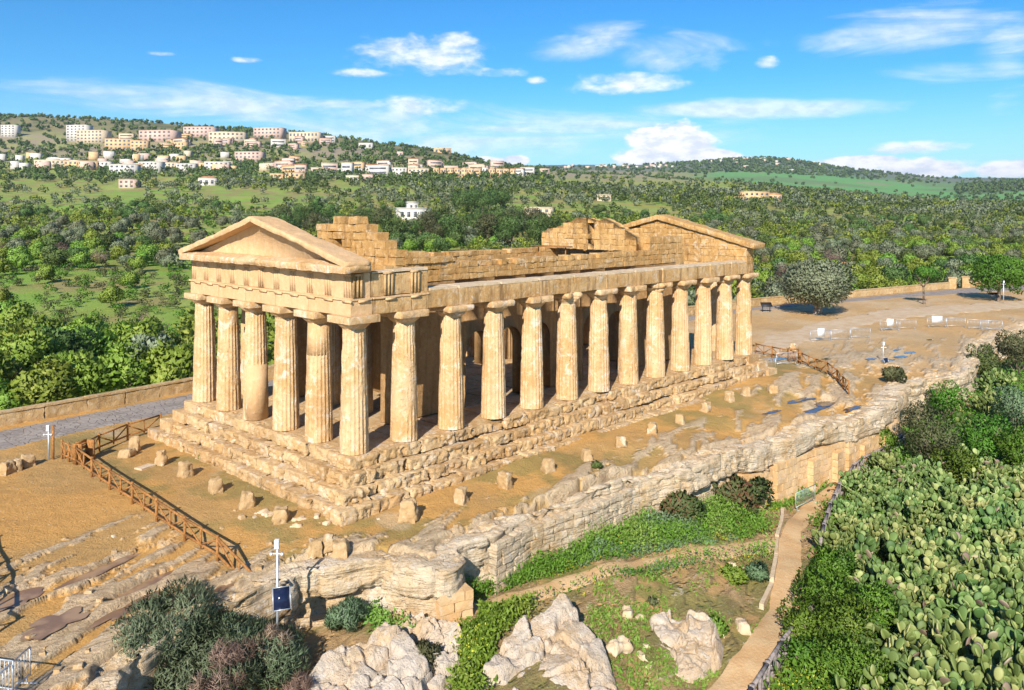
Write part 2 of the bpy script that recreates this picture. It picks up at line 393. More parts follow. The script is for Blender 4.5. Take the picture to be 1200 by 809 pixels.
# ------------------------------------------------------------------ materials
def new_mat(name):
    m = bpy.data.materials.new(name); m.use_nodes = True; m.node_tree.nodes.clear(); t = NT(m.node_tree)
    out = t.n('ShaderNodeOutputMaterial'); b = t.n('ShaderNodeBsdfPrincipled'); t.link(b.outputs[0], out.inputs[0])
    b.inputs['Roughness'].default_value = 0.9; b.inputs['Specular IOR Level'].default_value = 0.2
    return m, t, b
def bump(t, b, h, dist, strength=1.0):
    bp = t.n('ShaderNodeBump'); bp.inputs['Strength'].default_value = strength; bp.inputs['Distance'].default_value = dist
    t.link(h, bp.inputs['Height']); t.link(bp.outputs[0], b.inputs['Normal'])
def stone(name, ca, cb, cc, pale=None, scale=1.0, streak=0.0, bmp=0.05, dark=(.12, .085, .055), darkamt=0.35, strata=0.0, joints=None):
    m, t, b = new_mat(name); g = t.n('ShaderNodeNewGeometry').outputs['Position']
    n1 = t.noise(g, 0.55 * scale, 5, 0.6, 0.4); n2 = t.noise(g, 3.2 * scale, 6, 0.65); n3 = t.noise(g, 14 * scale, 4, 0.7)
    c = t.mix(t.ramp(n1, 0.36, 0.64), ca, cb)
    c = t.mix(t.ramp(n2, 0.48, 0.72), c, cc)
    if pale: c = t.mix(t.ramp(t.noise(g, 1.1 * scale, 6, 0.7, 1.0), 0.53, 0.67, 0, 0.85), c, pale)
    if streak:
        ns = t.noise(t.scale(g, (2.6, 2.6, 0.28)), 1.0, 5, 0.65, 0.5)
        c = t.mix(t.ramp(ns, 0.47, 0.70, 0, streak), c, dark)
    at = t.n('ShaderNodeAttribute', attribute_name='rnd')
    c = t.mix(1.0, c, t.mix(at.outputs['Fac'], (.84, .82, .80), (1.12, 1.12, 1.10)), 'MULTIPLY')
    pits = t.ramp(t.noise(g, 6.0 * scale, 6, 0.8), 0.34, 0.47, darkamt, 0)
    c = t.mix(pits, c, dark)
    t.link(c, b.inputs['Base Color'])
    h = t.math('ADD', t.math('MULTIPLY', n2, 0.6), t.math('MULTIPLY', n3, 0.4))
    if strata:
        nz = t.noise(t.scale(g, (0.5, 0.5, 5.0)), 1.0, 5, 0.6, 1.2); h = t.math('ADD', h, t.math('MULTIPLY', nz, strata))
    bump(t, b, h, bmp, 1.0)
    return m
M = {}
M['temple'] = stone('temple_stone', (.67, .46, .25), (.57, .34, .145), (.71, .53, .34), pale=(.74, .62, .49), bmp=0.12, darkamt=0.6, streak=0.30, dark=(.25, .14, .06))
M['entab'] = stone('entablature_stone', (.60, .385, .175), (.50, .285, .105), (.64, .45, .25), pale=(.62, .50, .36), bmp=0.12, streak=0.75, dark=(.17, .09, .035), darkamt=.5)
M['front'] = stone('plaster_front_stone', (.64, .415, .22), (.60, .375, .185), (.68, .465, .265), bmp=0.07, darkamt=0.35, streak=.18, dark=(.3, .17, .07))
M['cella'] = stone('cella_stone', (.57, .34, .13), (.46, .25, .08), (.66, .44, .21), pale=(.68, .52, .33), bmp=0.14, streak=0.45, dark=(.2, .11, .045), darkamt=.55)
M['pale'] = stone('pale_slab_stone', (.60, .46, .31), (.56, .40, .23), (.64, .53, .39), bmp=0.06, darkamt=0.25)
M['step'] = stone('step_stone', (.57, .39, .20), (.47, .28, .115), (.61, .46, .29), pale=(.63, .52, .39), bmp=0.12, darkamt=0.5, strata=0.5)
M['block'] = stone('block_stone', (.46, .31, .16), (.40, .25, .11), (.52, .38, .22), pale=(.62, .54, .42), bmp=0.08, darkamt=0.45)
M['cliff'] = stone('cliff_rock', (.68, .54, .37), (.58, .39, .20), (.70, .58, .42), pale=(.72, .63, .51), bmp=0.2, darkamt=0.6, strata=1.2, streak=0.22, dark=(.15, .10, .06))
M['boulder'] = stone('boulder_rock', (.55, .46, .36), (.52, .37, .22), (.60, .51, .41), pale=(.64, .56, .47), bmp=0.18, darkamt=0.6)
M['ashlar'] = stone('retaining_stone', (.66, .45, .24), (.58, .35, .15), (.68, .51, .33), bmp=0.06, darkamt=0.25)
M['lowwall'] = stone('boundary_stone', (.52, .36, .18), (.44, .27, .11), (.56, .44, .28), bmp=0.1, darkamt=0.5)

M['shadedwall'] = stone('shaded_wall_stone', (.40, .235, .10), (.32, .18, .07), (.46, .29, .14), bmp=0.1, streak=0.35, dark=(.15, .08, .035), darkamt=.5)  # cella stone darkened, shade between the columns put into its colour
def flat(name, c, rough=0.6, metal=0.0, var=0.15, sc=6.0):
    m, t, b = new_mat(name); g = t.n('ShaderNodeNewGeometry').outputs['Position']
    n = t.noise(g, sc, 5, 0.6)
    t.link(t.mix(t.ramp(n, 0.3, 0.7), tuple(v * (1 - var) for v in c), tuple(min(1, v * (1 + var)) for v in c)), b.inputs['Base Color'])
    b.inputs['Roughness'].default_value = rough; b.inputs['Metallic'].default_value = metal
    return m
M['wood'] = flat('fence_wood', (.30, .135, .04), 0.8, var=0.35, sc=9)
M['greywood'] = flat('grey_log_wood', (.23, .19, .17), 0.9, var=0.4, sc=7)
M['steel'] = flat('galvanised_steel', (.52, .55, .57), 0.45, 0.6, 0.1)
M['greensteel'] = flat('greenish_steel', (.40, .50, .46), 0.5, 0.4, 0.1)
M['white'] = flat('white_paint', (.66, .67, .66), 0.5, var=0.05)
M['darkpanel'] = flat('solar_cell', (.012, .018, .045), 0.15, var=0.2)
M['black'] = flat('dark_metal', (.03, .03, .03), 0.5)
M['trunk'] = flat('bark', (.16, .12, .085), 0.95, var=0.45, sc=5)
M['palebark'] = flat('pale_bark', (.30, .25, .19), 0.95, var=0.4, sc=4)
M['roof_tile'] = flat('roof_tile', (.42, .20, .10), 0.85, var=0.3, sc=0.6)
M['whitewall'] = flat('whitewashed_wall', (.54, .50, .44), 0.85, var=0.08, sc=.4)
M['creamwall'] = flat('cream_wall', (.56, .45, .31), 0.85, var=0.08, sc=.4)
M['tanwall'] = flat('tan_wall', (.58, .38, .20), 0.85, var=0.12, sc=.4)
M['pinkwall'] = flat('pink_wall', (.54, .38, .30), 0.85, var=0.08, sc=.4)
M['glass'] = flat('window_dark', (.13, .13, .14), 0.25, var=0.3, sc=.3)

# ground: albedo from the attribute, broken up by fine noise
m, t, b = new_mat('earth'); g = t.n('ShaderNodeNewGeometry').outputs['Position']
at = t.n('ShaderNodeAttribute', attribute_name='Col')
c = at.outputs['Color']; rk = at.outputs['Alpha']
n1 = t.noise(g, 1.6, 6, 0.68, 0.3); n2 = t.noise(g, 9.0, 5, 0.7); n3 = t.noise(g, 0.16, 4, 0.6)
mul = t.math('ADD', 0.38, t.math('ADD', t.math('MULTIPLY', n1, 0.60), t.math('ADD', t.math('MULTIPLY', n2, 0.30), t.math('MULTIPLY', n3, 0.34))))
c = t.mix(1.0, c, mul, 'MULTIPLY')
vo = t.n('ShaderNodeTexVoronoi'); t.link(g, vo.inputs['Vector']); vo.inputs['Scale'].default_value = 3.2
peb = t.math('MULTIPLY', t.ramp(vo.outputs['Distance'], 0.13, 0.17, 1, 0), t.ramp(n1, 0.52, 0.60))
c = t.mix(t.math('MULTIPLY', peb, 0.8), c, (.60, .50, .38))
mp = t.scale(g, (0.7, 1.9, 1.0)); n5 = t.noise(mp, 1.8, 6, .7, .8)
crk = t.math('MULTIPLY', t.ramp(n5, 0.38, 0.47, 1, 0), rk); c = t.mix(t.math('MULTIPLY', crk, .55), c, (.24, .15, .075))
c = t.mix(t.math('MULTIPLY', t.ramp(n5, .55, .68), t.math('MULTIPLY', rk, .6)), c, (.66, .54, .39))
t.link(c, b.inputs['Base Color'])
bump(t, b, t.math('ADD', t.math('MULTIPLY', t.math('MULTIPLY', n5, rk), 3.0), t.math('ADD', n2, t.math('ADD', t.math('MULTIPLY', n1, 1.5), peb))), 0.10, 0.9)
M['earth'] = m

m, t, b = new_mat('road_paving'); g = t.n('ShaderNodeNewGeometry').outputs['Position']
n1 = t.noise(g, 0.5, 5, 0.65); n2 = t.noise(g, 6, 5, 0.7)
vo = t.n('ShaderNodeTexVoronoi'); vo.feature = 'DISTANCE_TO_EDGE'; t.link(g, vo.inputs['Vector']); vo.inputs['Scale'].default_value = 1.9
jo = t.ramp(vo.outputs['Distance'], 0.02, 0.08, 1, 0)
c = t.mix(t.ramp(n1, 0.35, 0.65), (.27, .225, .19), (.36, .30, .245)); c = t.mix(t.ramp(n2, 0.5, 0.75, 0, .5), c, (.42, .36, .30)); c = t.mix(t.math('MULTIPLY', jo, 0.55), c, (.20, .15, .10))
t.link(c, b.inputs['Base Color']); bump(t, b, t.math('SUBTRACT', n2, jo), 0.03)
M['road'] = m
def soil(name, ca, cb):
    m, t, b = new_mat(name); g = t.n('ShaderNodeNewGeometry').outputs['Position']
    n1 = t.noise(g, 0.8, 6, 0.65); n2 = t.noise(g, 8, 5, 0.7)
    c = t.mix(t.ramp(n1, 0.35, 0.65), ca, cb); c = t.mix(t.ramp(n2, 0.55, 0.8, 0, .5), c, tuple(min(1, v * 1.35) for v in cb))
    t.link(c, b.inputs['Base Color']); bump(t, b, t.math('ADD', n1, n2), 0.05)
    return m
M['path'] = soil('path_earth', (.52, .31, .14), (.58, .39, .20))
M['track'] = soil('gravel_track', (.50, .34, .19), (.57, .43, .28))

m, t, b = new_mat('puddle_water')
n = t.noise(t.n('ShaderNodeNewGeometry').outputs['Position'], 1.5, 4)
t.link(t.mix(t.ramp(n, 0.4, 0.65), (.06, .035, .022), (.13, .08, .05)), b.inputs['Base Color'])
b.inputs['Roughness'].default_value = 0.04; b.inputs['Specular IOR Level'].default_value = 0.7; b.inputs['IOR'].default_value = 1.33
M['water'] = m
m, t, b = new_mat('muddy_water'); n = t.noise(t.n('ShaderNodeNewGeometry').outputs['Position'], 1.2, 4)
t.link(t.mix(t.ramp(n, 0.4, 0.62), (.21, .12, .065), (.34, .21, .11)), b.inputs['Base Color']); b.inputs['Roughness'].default_value = 0.3; b.inputs['Specular IOR Level'].default_value = 0.2
M['mud'] = m

def leaf(name, dark, mid, lite, transl=0.3, objvar=0.35, rough=0.6):
    m = bpy.data.materials.new(name); m.use_nodes = True; m.node_tree.nodes.clear(); t = NT(m.node_tree)
    out = t.n('ShaderNodeOutputMaterial')
    at = t.n('ShaderNodeAttribute', attribute_name='rnd').outputs['Fac']
    c = t.mix(t.ramp(at, 0.0, 0.55), dark, mid); c = t.mix(t.ramp(at, 0.5, 1.0), c, lite)
    oi = t.n('ShaderNodeObjectInfo').outputs['Random']
    hs = t.n('ShaderNodeHueSaturation'); t.link(c, hs.inputs['Color'])
    t.link(t.math('ADD', 0.5 - 0.03, t.math('MULTIPLY', oi, 0.06)), hs.inputs['Hue'])
    t.link(t.math('ADD', 1 - objvar / 2, t.math('MULTIPLY', oi, objvar)), hs.inputs['Value'])
    d = t.n('ShaderNodeBsdfPrincipled'); d.inputs['Roughness'].default_value = rough; d.inputs['Specular IOR Level'].default_value = 0.25
    tr = t.n('ShaderNodeBsdfTranslucent'); mx = t.n('ShaderNodeMixShader'); mx.inputs[0].default_value = transl
    t.link(hs.outputs[0], d.inputs['Base Color']); t.link(hs.outputs[0], tr.inputs[0])
    t.link(d.outputs[0], mx.inputs[1]); t.link(tr.outputs[0], mx.inputs[2]); t.link(mx.outputs[0], out.inputs[0])
    return m
M['olive'] = leaf('olive_leaves', (.12, .145, .075), (.20, .225, .125), (.32, .34, .21))
M['almond'] = leaf('almond_leaves', (.13, .21, .022), (.22, .33, .045), (.36, .45, .09))
M['carob'] = leaf('carob_leaves', (.06, .105, .025), (.115, .18, .045), (.19, .26, .08))
M['dryleaf'] = leaf('bare_twigs', (.22, .13, .09), (.31, .20, .15), (.40, .30, .24))
M['tamarisk'] = leaf('tamarisk_leaves', (.085, .125, .06), (.145, .195, .10), (.24, .29, .17))
M['shrub'] = leaf('shrub_leaves', (.055, .12, .014), (.11, .21, .02), (.22, .33, .045))
M['brownshrub'] = leaf('brown_shrub_leaves', (.08, .09, .035), (.12, .13, .05), (.19, .18, .09))
M['castor'] = leaf('castor_leaves', (.05, .08, .025), (.09, .12, .035), (.20, .07, .045))
M['weed'] = leaf('weed_leaves', (.08, .17, .018), (.16, .28, .03), (.30, .38, .08), objvar=0.1)
M['greyweed'] = leaf('grey_weed_leaves', (.09, .16, .07), (.15, .23, .11), (.22, .30, .16), objvar=0.1)
M['flower'] = leaf('yellow_flowers', (.40, .36, .03), (.55, .48, .04), (.65, .60, .08), objvar=0.1)
M['cactus'] = leaf('cactus_pads', (.06, .105, .025), (.15, .21, .055), (.37, .385, .14), transl=0.0, objvar=0.15, rough=0.55)
M['deadpad'] = leaf('withered_pads', (.15, .11, .07), (.23, .17, .11), (.33, .26, .17), transl=0.0)
M['drygrass'] = leaf('dry_grass', (.16, .16, .05), (.22, .22, .06), (.30, .28, .10), objvar=0.1)

# ------------------------------------------------------------------ the ground, one sheet out to the hills
def lerp(a, b, k): return a * (1 - k)[:, None] + np.array(b)[None, :] * k[:, None]
Dr = np.concatenate([np.linspace(9, 20, 30)[:-1], np.exp(np.linspace(math.log(20), math.log(75), 420))[:-1], np.exp(np.linspace(math.log(75), math.log(8500), 330))])
us = np.linspace(-1.0, 1.0, 620)
DD, UU = np.meshgrid(Dr, us, indexing='ij')
GX = (CAM[0] + DD * (FW[0] + RT[0] * UU)).ravel(); GY = (CAM[1] + DD * (FW[1] + RT[1] * UU)).ravel()
GZ, info = ground_z(GX, GY, True)
north, up, sc, bed, D_, dn = (info[k] for k in ('north', 'up', 'sc', 'bed', 'D', 'dn'))
C = np.tile(np.array([[.54, .29, .085]]), (len(GX), 1))                                   # ochre soil
C = lerp(C, (.43, .26, .095), sstep(fbm2(GX, GY, 0.25, 81, 4), 0.42, 0.62) * 0.8)
near_t = sstep(-np.maximum(np.maximum(-7 - GX, GX - 48), np.maximum(-6.5 - GY, GY - 22)), -1.5, 1.5) * up
C = lerp(C, (.55, .39, .22), sstep(GX, 44, 62) * (~north) * up * (.45 + .55 * sstep(fbm2(GX, GY, .2, 86, 4), .45, .6)) * .8)
C = lerp(C, (.255, .20, .065), near_t * sstep(fbm2(GX, GY, 0.45, 83, 5, .6), 0.42, 0.60) * 0.75)   # thin turf round the temple
C = lerp(C, (.52, .40, .25), near_t * sstep(fbm2(GX, GY, 0.3, 85, 4), 0.6, 0.7) * 0.5)
C = lerp(C, (.60, .45, .28), np.clip(bed, 0, 1) * (0.65 + 0.35 * fbm2(GX, GY, 1.3, 87, 4)))
C = lerp(C, (.36, .24, .12), np.clip(bed, 0, 1) * sstep(fbm2(GX, GY, 2.1, 88, 4), 0.56, 0.68) * 0.5)
low = (~up & ~north)
lo = low.astype(float) * sstep(-sc, 0.0, 0.4)
gl = fbm2(GX, GY, 0.35, 91, 5, .6)
C = lerp(C, (.46, .28, .12), lo * 0.8)
C = lerp(C, (.17, .18, .045), lo * sstep(gl, 0.42, 0.56) * 0.75)
C = lerp(C, (.27, .18, .075), lo * sstep(fbm2(GX, GY, 1.1, 93, 4), .5, .62) * .5)
pastp = lo * sstep(-GY - 0.0, 18, 20) + lo * sstep(GX, 24, 30)
C = lerp(C, (.07, .12, .02), np.clip(pastp, 0, 1) * 0.85)
# the orchard valley and the hills
no = north.astype(float)
f1 = fbm2(GX, GY, 0.022, 101, 5, .55); f2 = fbm2(GX, GY, 0.006, 103, 4, .5); f3 = fbm2(GX, GY, 0.09, 105, 4, .6)
pxs = 600 + FOC * UU.ravel()
F = np.tile(np.array([[.27, .31, .07]]), (len(GX), 1))
F = lerp(F, (.20, .31, .045), sstep(f1, 0.46, 0.60))
F = lerp(F, (.29, .21, .09), sstep(f3 + 0.3 * (f2 - .5), 0.46, 0.62) * 0.8)
F = lerp(F, (.20, .25, .04), sstep(fbm2(GX, GY, 0.15, 119, 4, .6), .52, .64) * .6)
F = lerp(F, (.33, .30, .05), sstep(fbm2(GX, GY, 0.035, 107, 4), 0.62, 0.70) * 0.5)
F = lerp(F, (.30, .235, .15), sstep(D_, 850, 1250) * sstep(-pxs, -860, -760) * (0.35 + 0.65 * sstep(f1, 0.42, 0.62)))
hillk = sstep(D_, 1350, 1500) * sstep(-pxs, -620, -500)
F = lerp(F, (.20, .17, .07), hillk * 0.75); F = lerp(F, (.10, .11, .04), hillk * sstep(fbm2(GX, GY, .02, 111, 5, .6), .5, .6) * .8)
fr = sstep(D_, 1300, 1700) * sstep(pxs, 780, 860)
F = lerp(F, (.12, .22, .075), fr * 0.85); F = lerp(F, (.13, .31, .08), fr * sstep(fbm2(GX, GY, .0042, 113, 2), 0.52, 0.56) * 0.8)
F = lerp(F, (.24, .22, .11), fr * sstep(fbm2(GX, GY, .007, 115, 3), 0.57, 0.62) * 0.6)
fh = sstep(D_, 2650, 2950) * sstep(pxs, 560, 640)
F = lerp(F, (.12, .15, .10), fh * 0.9); F = lerp(F, (.20, .20, .12), fh * sstep(fbm2(GX, GY, .012, 117, 4, .6), .5, .6) * .7)
wd = sstep(D_, 1850, 1950) * sstep(pxs, 1110, 1150) * sstep(-D_, -3000, -2400)
F = lerp(F, (.075, .085, .05), wd * 0.95)
far_haze = sstep(D_, 4300, 4700); F = lerp(F, (.10, .15, .19), far_haze * 0.8)  # blue of distance haze mixed into the colour of the farthest ridges
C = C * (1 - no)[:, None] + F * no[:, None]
C = np.clip(C, 0.01, 0.9)
nr, nc = len(Dr), len(us)
i, j = np.meshgrid(np.arange(nr - 1), np.arange(nc - 1), indexing='ij'); a = (i * nc + j).ravel()
gb = MB(); gb.add(np.stack([GX, GY, GZ], 1), np.stack([a, a + 1, a + nc + 1, a + nc], 1))
gme = gb.mesh('ground', M['earth'], True)
ca = gme.color_attributes.new('Col', 'FLOAT_COLOR', 'POINT'); ca.data.foreach_set('color', np.concatenate([C, bed[:, None]], 1).astype(np.float32).ravel())
tag(obj('ground', gme), 'ochre ground falling from the temple ridge to the orchard valley and hills', kind='structure')

def strip(name, mat, left, right, n=160, m=8, dz=0.03, rag=0.25, seed=5, label=None):
    """a draped sheet between two edge lines"""
    def rs(p):
        p = np.array(p, float); d = np.concatenate([[0], np.cumsum(np.linalg.norm(np.diff(p, axis=0), axis=1))]); s = np.linspace(0, d[-1], n)
        return np.stack([np.interp(s, d, p[:, 0]), np.interp(s, d, p[:, 1])], 1)
    A, B = rs(left), rs(right); k = np.linspace(0, 1, m)
    P = A[:, None] * (1 - k)[None, :, None] + B[:, None] * k[None, :, None]
    if rag:
        wv = (fbm2(P[..., 0], P[..., 1], 0.8, seed, 3) - .5) * 2 * rag; dirn = (B - A) / (np.linalg.norm(B - A, axis=1)[:, None] + 1e-6)
        P = P + dirn[:, None, :] * (wv * (np.abs(k - .5) * 2)[None, :])[..., None]
    X, Y = P[..., 0].ravel(), P[..., 1].ravel(); Z = ground_z(X, Y) + dz
    kk = np.tile(np.abs(k - .5) * 2, n); Z = Z - (kk > 0.99) * (dz + 0.03)
    i, j = np.meshgrid(np.arange(n - 1), np.arange(m - 1), indexing='ij'); a = (i * m + j).ravel()
    b_ = MB(); b_.add(np.stack([X, Y, Z], 1), np.stack([a, a + m, a + m + 1, a + 1], 1))
    return tag(b_.build(name, mat, smooth=True), label, kind='structure')
strip('road', M['road'], [(-60, 18), (-9.6, 21.4), (-4.7, 22.2), (1, 22.7), (40, 23.2), (83, 22.5), (97, 19.2), (116, 13.5), (134, 7.1), (160, -4)],
      [(-60, 23), (-8.3, 26.5), (-3, 27.1), (4.8, 28.1), (40, 27.6), (88, 24.3), (101.5, 21), (131, 14.3), (142, 11), (162, 3.5)], n=360, m=10, rag=0.2, label='grey stone paved road along the boundary wall')
strip('track', M['track'], [(44, 2.6), (52, 4.4), (68, 5.2), (85.7, 5.5), (112, -3.5), (150, -16)], [(50, 5.6), (61.6, 9.7), (80, 11), (98.3, 9.9), (125, -1.2), (155, -10)], n=260, m=18, rag=1.6, label='pale gravel track crossing the ochre plaza')
PATH1 = [(-3.0, -6.9), (-1.2, -9.2)] + [spot(*p)[:2] for p in ((545, 717), (600, 703), (678, 682), (760, 664), (850, 648), (915, 636))]
def offs(pts, w):
    p = np.array(pts); tg = np.gradient(p, axis=0); tg /= np.linalg.norm(tg, axis=1)[:, None]; return [tuple(q) for q in p + np.stack([-tg[:, 1], tg[:, 0]], 1) * w]
strip('path', M['path'], offs(PATH1, -.55), offs(PATH1, .55), n=170, m=8, rag=0.4, seed=9, label='narrow trodden earth path below the cliff')
strip('path', M['path'], [(35, -10.7), (31.6, -10.6), (25.8, -10.7), (21.4, -11.6), (16.9, -13.2), (11.7, -15.4), (8, -16.2), (4.6, -16.5), (-4, -17.2)], [(35, -11.4), (32.2, -11.3), (25.6, -12.1), (20.4, -13.1), (16.6, -14.9), (11.9, -17.1), (8, -17.7), (4.8, -18), (-4, -18.8)], n=200, m=7, rag=0.2, seed=12, label='earth footpath beside the log railing')
for k, (X, Y, rx, ry, ro, pz) in enumerate(PUD):
    t_ = np.arange(40) * 2 * math.pi / 40; rr = 1.0 + 1.7 * (fbm(np.stack([np.cos(t_) * 1.8 + k * 7, np.sin(t_) * 1.8, np.zeros(40)], -1), 131, 4) - .5)
    x = np.cos(t_) * rx * 1.15 * rr; y = np.sin(t_) * ry * 1.15 * rr; c_, s_ = math.cos(ro), math.sin(ro)
    V = np.stack([X + x * c_ - y * s_, Y + x * s_ + y * c_, np.full(40, pz)], 1); V = np.concatenate([V, [[X, Y, pz]]])
    b_ = MB(); ii = np.arange(40); b_.add(V, np.stack([ii, (ii + 1) % 40, np.full(40, 40)], 1))
    tag(b_.build('puddle_water', M['mud' if X < 0 else 'water']), 'shallow rain puddle lying in a hollow of the ground', kind='structure')

# ------------------------------------------------------------------ the cliff under the lip
def cliff(pts, name, label, over, thick, amp, seed, inside=2.0):
    p = np.array(pts, float); d = np.concatenate([[0], np.cumsum(np.linalg.norm(np.diff(p, axis=0), axis=1))]); n = int(d[-1] / 0.11)
    s = np.linspace(0, d[-1], n); x = np.interp(s, d, p[:, 0]); y = np.interp(s, d, p[:, 1])
    for _ in range(6): x[1:-1] = (x[:-2] + 2 * x[1:-1] + x[2:]) / 4; y[1:-1] = (y[:-2] + 2 * y[1:-1] + y[2:]) / 4
    tx = np.gradient(x); ty = np.gradient(y); l = np.hypot(tx, ty); nx, ny = ty / l, -tx / l         # outwards, to the south
    zt = shepard(x, y, ZUP); zb = shepard(x + nx * .8, y + ny * .8, ZLO) - 0.35
    rows = []
    ni, nf = 20, 30
    lipn = fbm(np.stack([s * 0.55, np.zeros(n), np.zeros(n)], -1), seed, 4) - .5
    for k in range(ni):                                        # bare rock of the top
        q = inside * (1 - k / ni) * (1 - .78 * sstep(x, 2.2, 5.5) * sstep(-x, -16.5, -12.5))
        X = x - nx * q; Y = y - ny * q
        rel = fbm(np.stack([X * 0.7, Y * 1.6, np.full(n, 2.)], -1), seed + 3, 4, .55) - .5
        pit = sstep(fbm(np.stack([X * 1.5, Y * 2.4, np.full(n, 4.)], -1), seed + 21, 4, .6), .50, .66)
        rows.append(np.stack([X + nx * lipn * .6, Y + ny * lipn * .6, zt + 0.10 + rel * 0.42 - pit * .20 - 0.30 * (1 - k / ni) ** 1.3], 1))
    for k in range(nf):
        f = k / (nf - 1); Z = zt + 0.08 - f * (zt - zb)
        dep = (zt - Z)
        prof = over * np.where(dep < thick, 1.0 - 0.10 * (1 - sstep(dep, 0, .2)) , 0.0 + 0.35 * f)
        zq = Z * 3.4 + .8 * fbm(np.stack([s * .35, np.zeros(n), np.full(n, 3.)], -1), seed + 6, 3); zq = (np.floor(zq) + sstep(zq - np.floor(zq), .72, 1.0)) / 3.4
        st = fbm(np.stack([s * 0.6, zq * 2.9, np.full(n, 5.)], -1), seed + 7, 4, .6) - .5
        lg = fbm(np.stack([s * 0.16, Z * 0.5, np.full(n, 9.)], -1), seed + 9, 3) - .5
        blkn = fbm(np.stack([s * 0.9 + 3 * np.floor(Z * 2.2), np.floor(Z * 2.2) * 3.7, np.full(n, 1.)], -1), seed + 15, 2) - .5
        crk = sstep(.05 - np.abs(fbm(np.stack([s * 0.8, Z * .9, np.full(n, 2.)], -1), seed + 17, 3) - .5), 0, .05)
        off = prof + st * amp * 1.5 + lg * amp * 0.9 + lipn * .5 + blkn * amp * 1.7 - crk * .22
        rows.append(np.stack([x + nx * off, y + ny * off, Z + 0.12 * (fbm(np.stack([s * .8, np.full(n, f * 9), np.zeros(n)], -1), seed + 13, 3) - .5)], 1))
    V = np.concatenate(rows); nrw = len(rows)
    i, j = np.meshgrid(np.arange(nrw - 1), np.arange(n - 1), indexing='ij'); a = (i * n + j).ravel()
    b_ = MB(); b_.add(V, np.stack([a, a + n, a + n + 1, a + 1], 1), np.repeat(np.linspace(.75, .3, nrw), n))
    return tag(b_.build(name, M['cliff']), label, kind='structure')
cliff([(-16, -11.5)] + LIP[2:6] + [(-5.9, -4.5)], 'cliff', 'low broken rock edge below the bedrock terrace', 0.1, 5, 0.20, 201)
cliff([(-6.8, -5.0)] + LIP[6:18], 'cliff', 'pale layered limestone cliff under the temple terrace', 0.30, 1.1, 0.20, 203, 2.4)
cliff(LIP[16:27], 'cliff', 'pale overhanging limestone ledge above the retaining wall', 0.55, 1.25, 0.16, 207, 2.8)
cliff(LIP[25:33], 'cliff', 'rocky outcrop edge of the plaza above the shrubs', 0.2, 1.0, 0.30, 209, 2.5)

def masonry(mb, p0, p1, z0, z1, th, course=0.45, blk=0.9, seed=0, amp=0.03, skip=None, res=0.22, top=None, er=.06):
    """coursed ashlar between two ground points; skip(s, z) leaves blocks out"""
    r_ = random.Random(seed); p0 = np.array(p0, float); p1 = np.array(p1, float); L = np.linalg.norm(p1 - p0); dr = (p1 - p0) / L; ang = math.atan2(dr[1], dr[0])
    nz = max(1, round((z1 - z0) / course)); h = (z1 - z0) / nz
    for k in range(nz):
        s = -(blk / 2 if k % 2 else 0.0)
        while s < L - 0.02:
            wd = blk * r_.uniform(.75, 1.3); a, b_ = max(0, s), min(L, s + wd); s += wd
            if L - b_ < 0.2: b_ = L; s = L
            if b_ - a < 0.08: continue
            zc = z0 + (k + .5) * h
            if skip and skip((a + b_) / 2, zc): continue
            c = p0 + dr * (a + b_) / 2; tj = th * r_.uniform(.94, 1.04)
            V, F = rough_box((c[0], c[1], zc), (b_ - a + .002, tj, h + .002), res, amp, 2.0, seed + k * 7 + int(a * 3), ang, .02, er * .2, craggy=.05)
            mb.add(V, F, np.full(len(V), r_.uniform(.40, .60)))

# ------------------------------------------------------------------ the temple
FY = [round(v * 1.004, 3) for v in (0, 3.05, 6.2, 9.4, 12.55, 15.6)]
SX = [round(v * 1.002, 3) for v in [0] + [3.05 + 3.2 * i for i in range(11)] + [38.1]]
YM = FY[-1]; XM = SX[-1]
temple = tag(empty('greek_temple', (XM / 2, YM / 2, -2.2)), 'golden sandstone Greek temple with Doric columns and triangular pediments', 'temple')
TO = np.array([XM / 2, YM / 2, -2.2])
def tpart(name, mb, mat, parent=None, smooth=True):
    o = mb.build(name, mat, parent or temple, smooth)
    if parent is None: o.location = -TO
    return o
# stepped base
def ring(level, z0, z1, off, th, seed, blk=1.9):
    mb = MB(); a = -off; bx, by = XM + off, YM + off; r_ = random.Random(seed)
    for (p, q, fine) in (((a, a), (bx, a), 1), ((a, by), (a, a), 1), ((bx, a), (bx, by), 0), ((bx, by), (a, by), 0)):
        p = np.array(p, float); q = np.array(q, float); L = np.linalg.norm(q - p); d = (q - p) / L; n_in = np.array([-d[1], d[0]]); ang = math.atan2(d[1], d[0])
        s = 0.0
        while s < L - .05:
            wd = blk * r_.uniform(.6, 1.5); e = min(L, s + wd)
            if L - e < .4: e = L
            ins = abs(r_.gauss(0, .10)) * (.5 if level == 3 else 1.0 if fine else .3); dz = -abs(r_.gauss(0, .06)) * (.15 if level == 3 else 1)
            if r_.random() < .10 and level > 0: ins += .25; dz -= .12
            c = p + d * (s + e) / 2 + n_in * (th / 2 + ins)
            V, F = rough_box((c[0], c[1], (z0 + z1) / 2 + dz / 2), (e - s + .01, th, z1 - z0 + dz), 0.085 if fine else .6, 0.035 if fine else .03, 2.8, seed + int(s * 3), ang, .05, .025 if fine else .04, craggy=.15 if fine else 0)
            mb.add(V, F, np.full(len(V), r_.uniform(.15, .85))); s = e
    return mb
for k, (z0, z1, off) in enumerate([(-2.6, -1.68, 2.5), (-1.75, -1.12, 1.97), (-1.2, -.56, 1.44), (-.62, -.01, .92)]):
    tpart('step', ring(k, z0, z1, off, 1.4 + .1 * k, 300 + 41 * k), M['step'])
mb = MB()
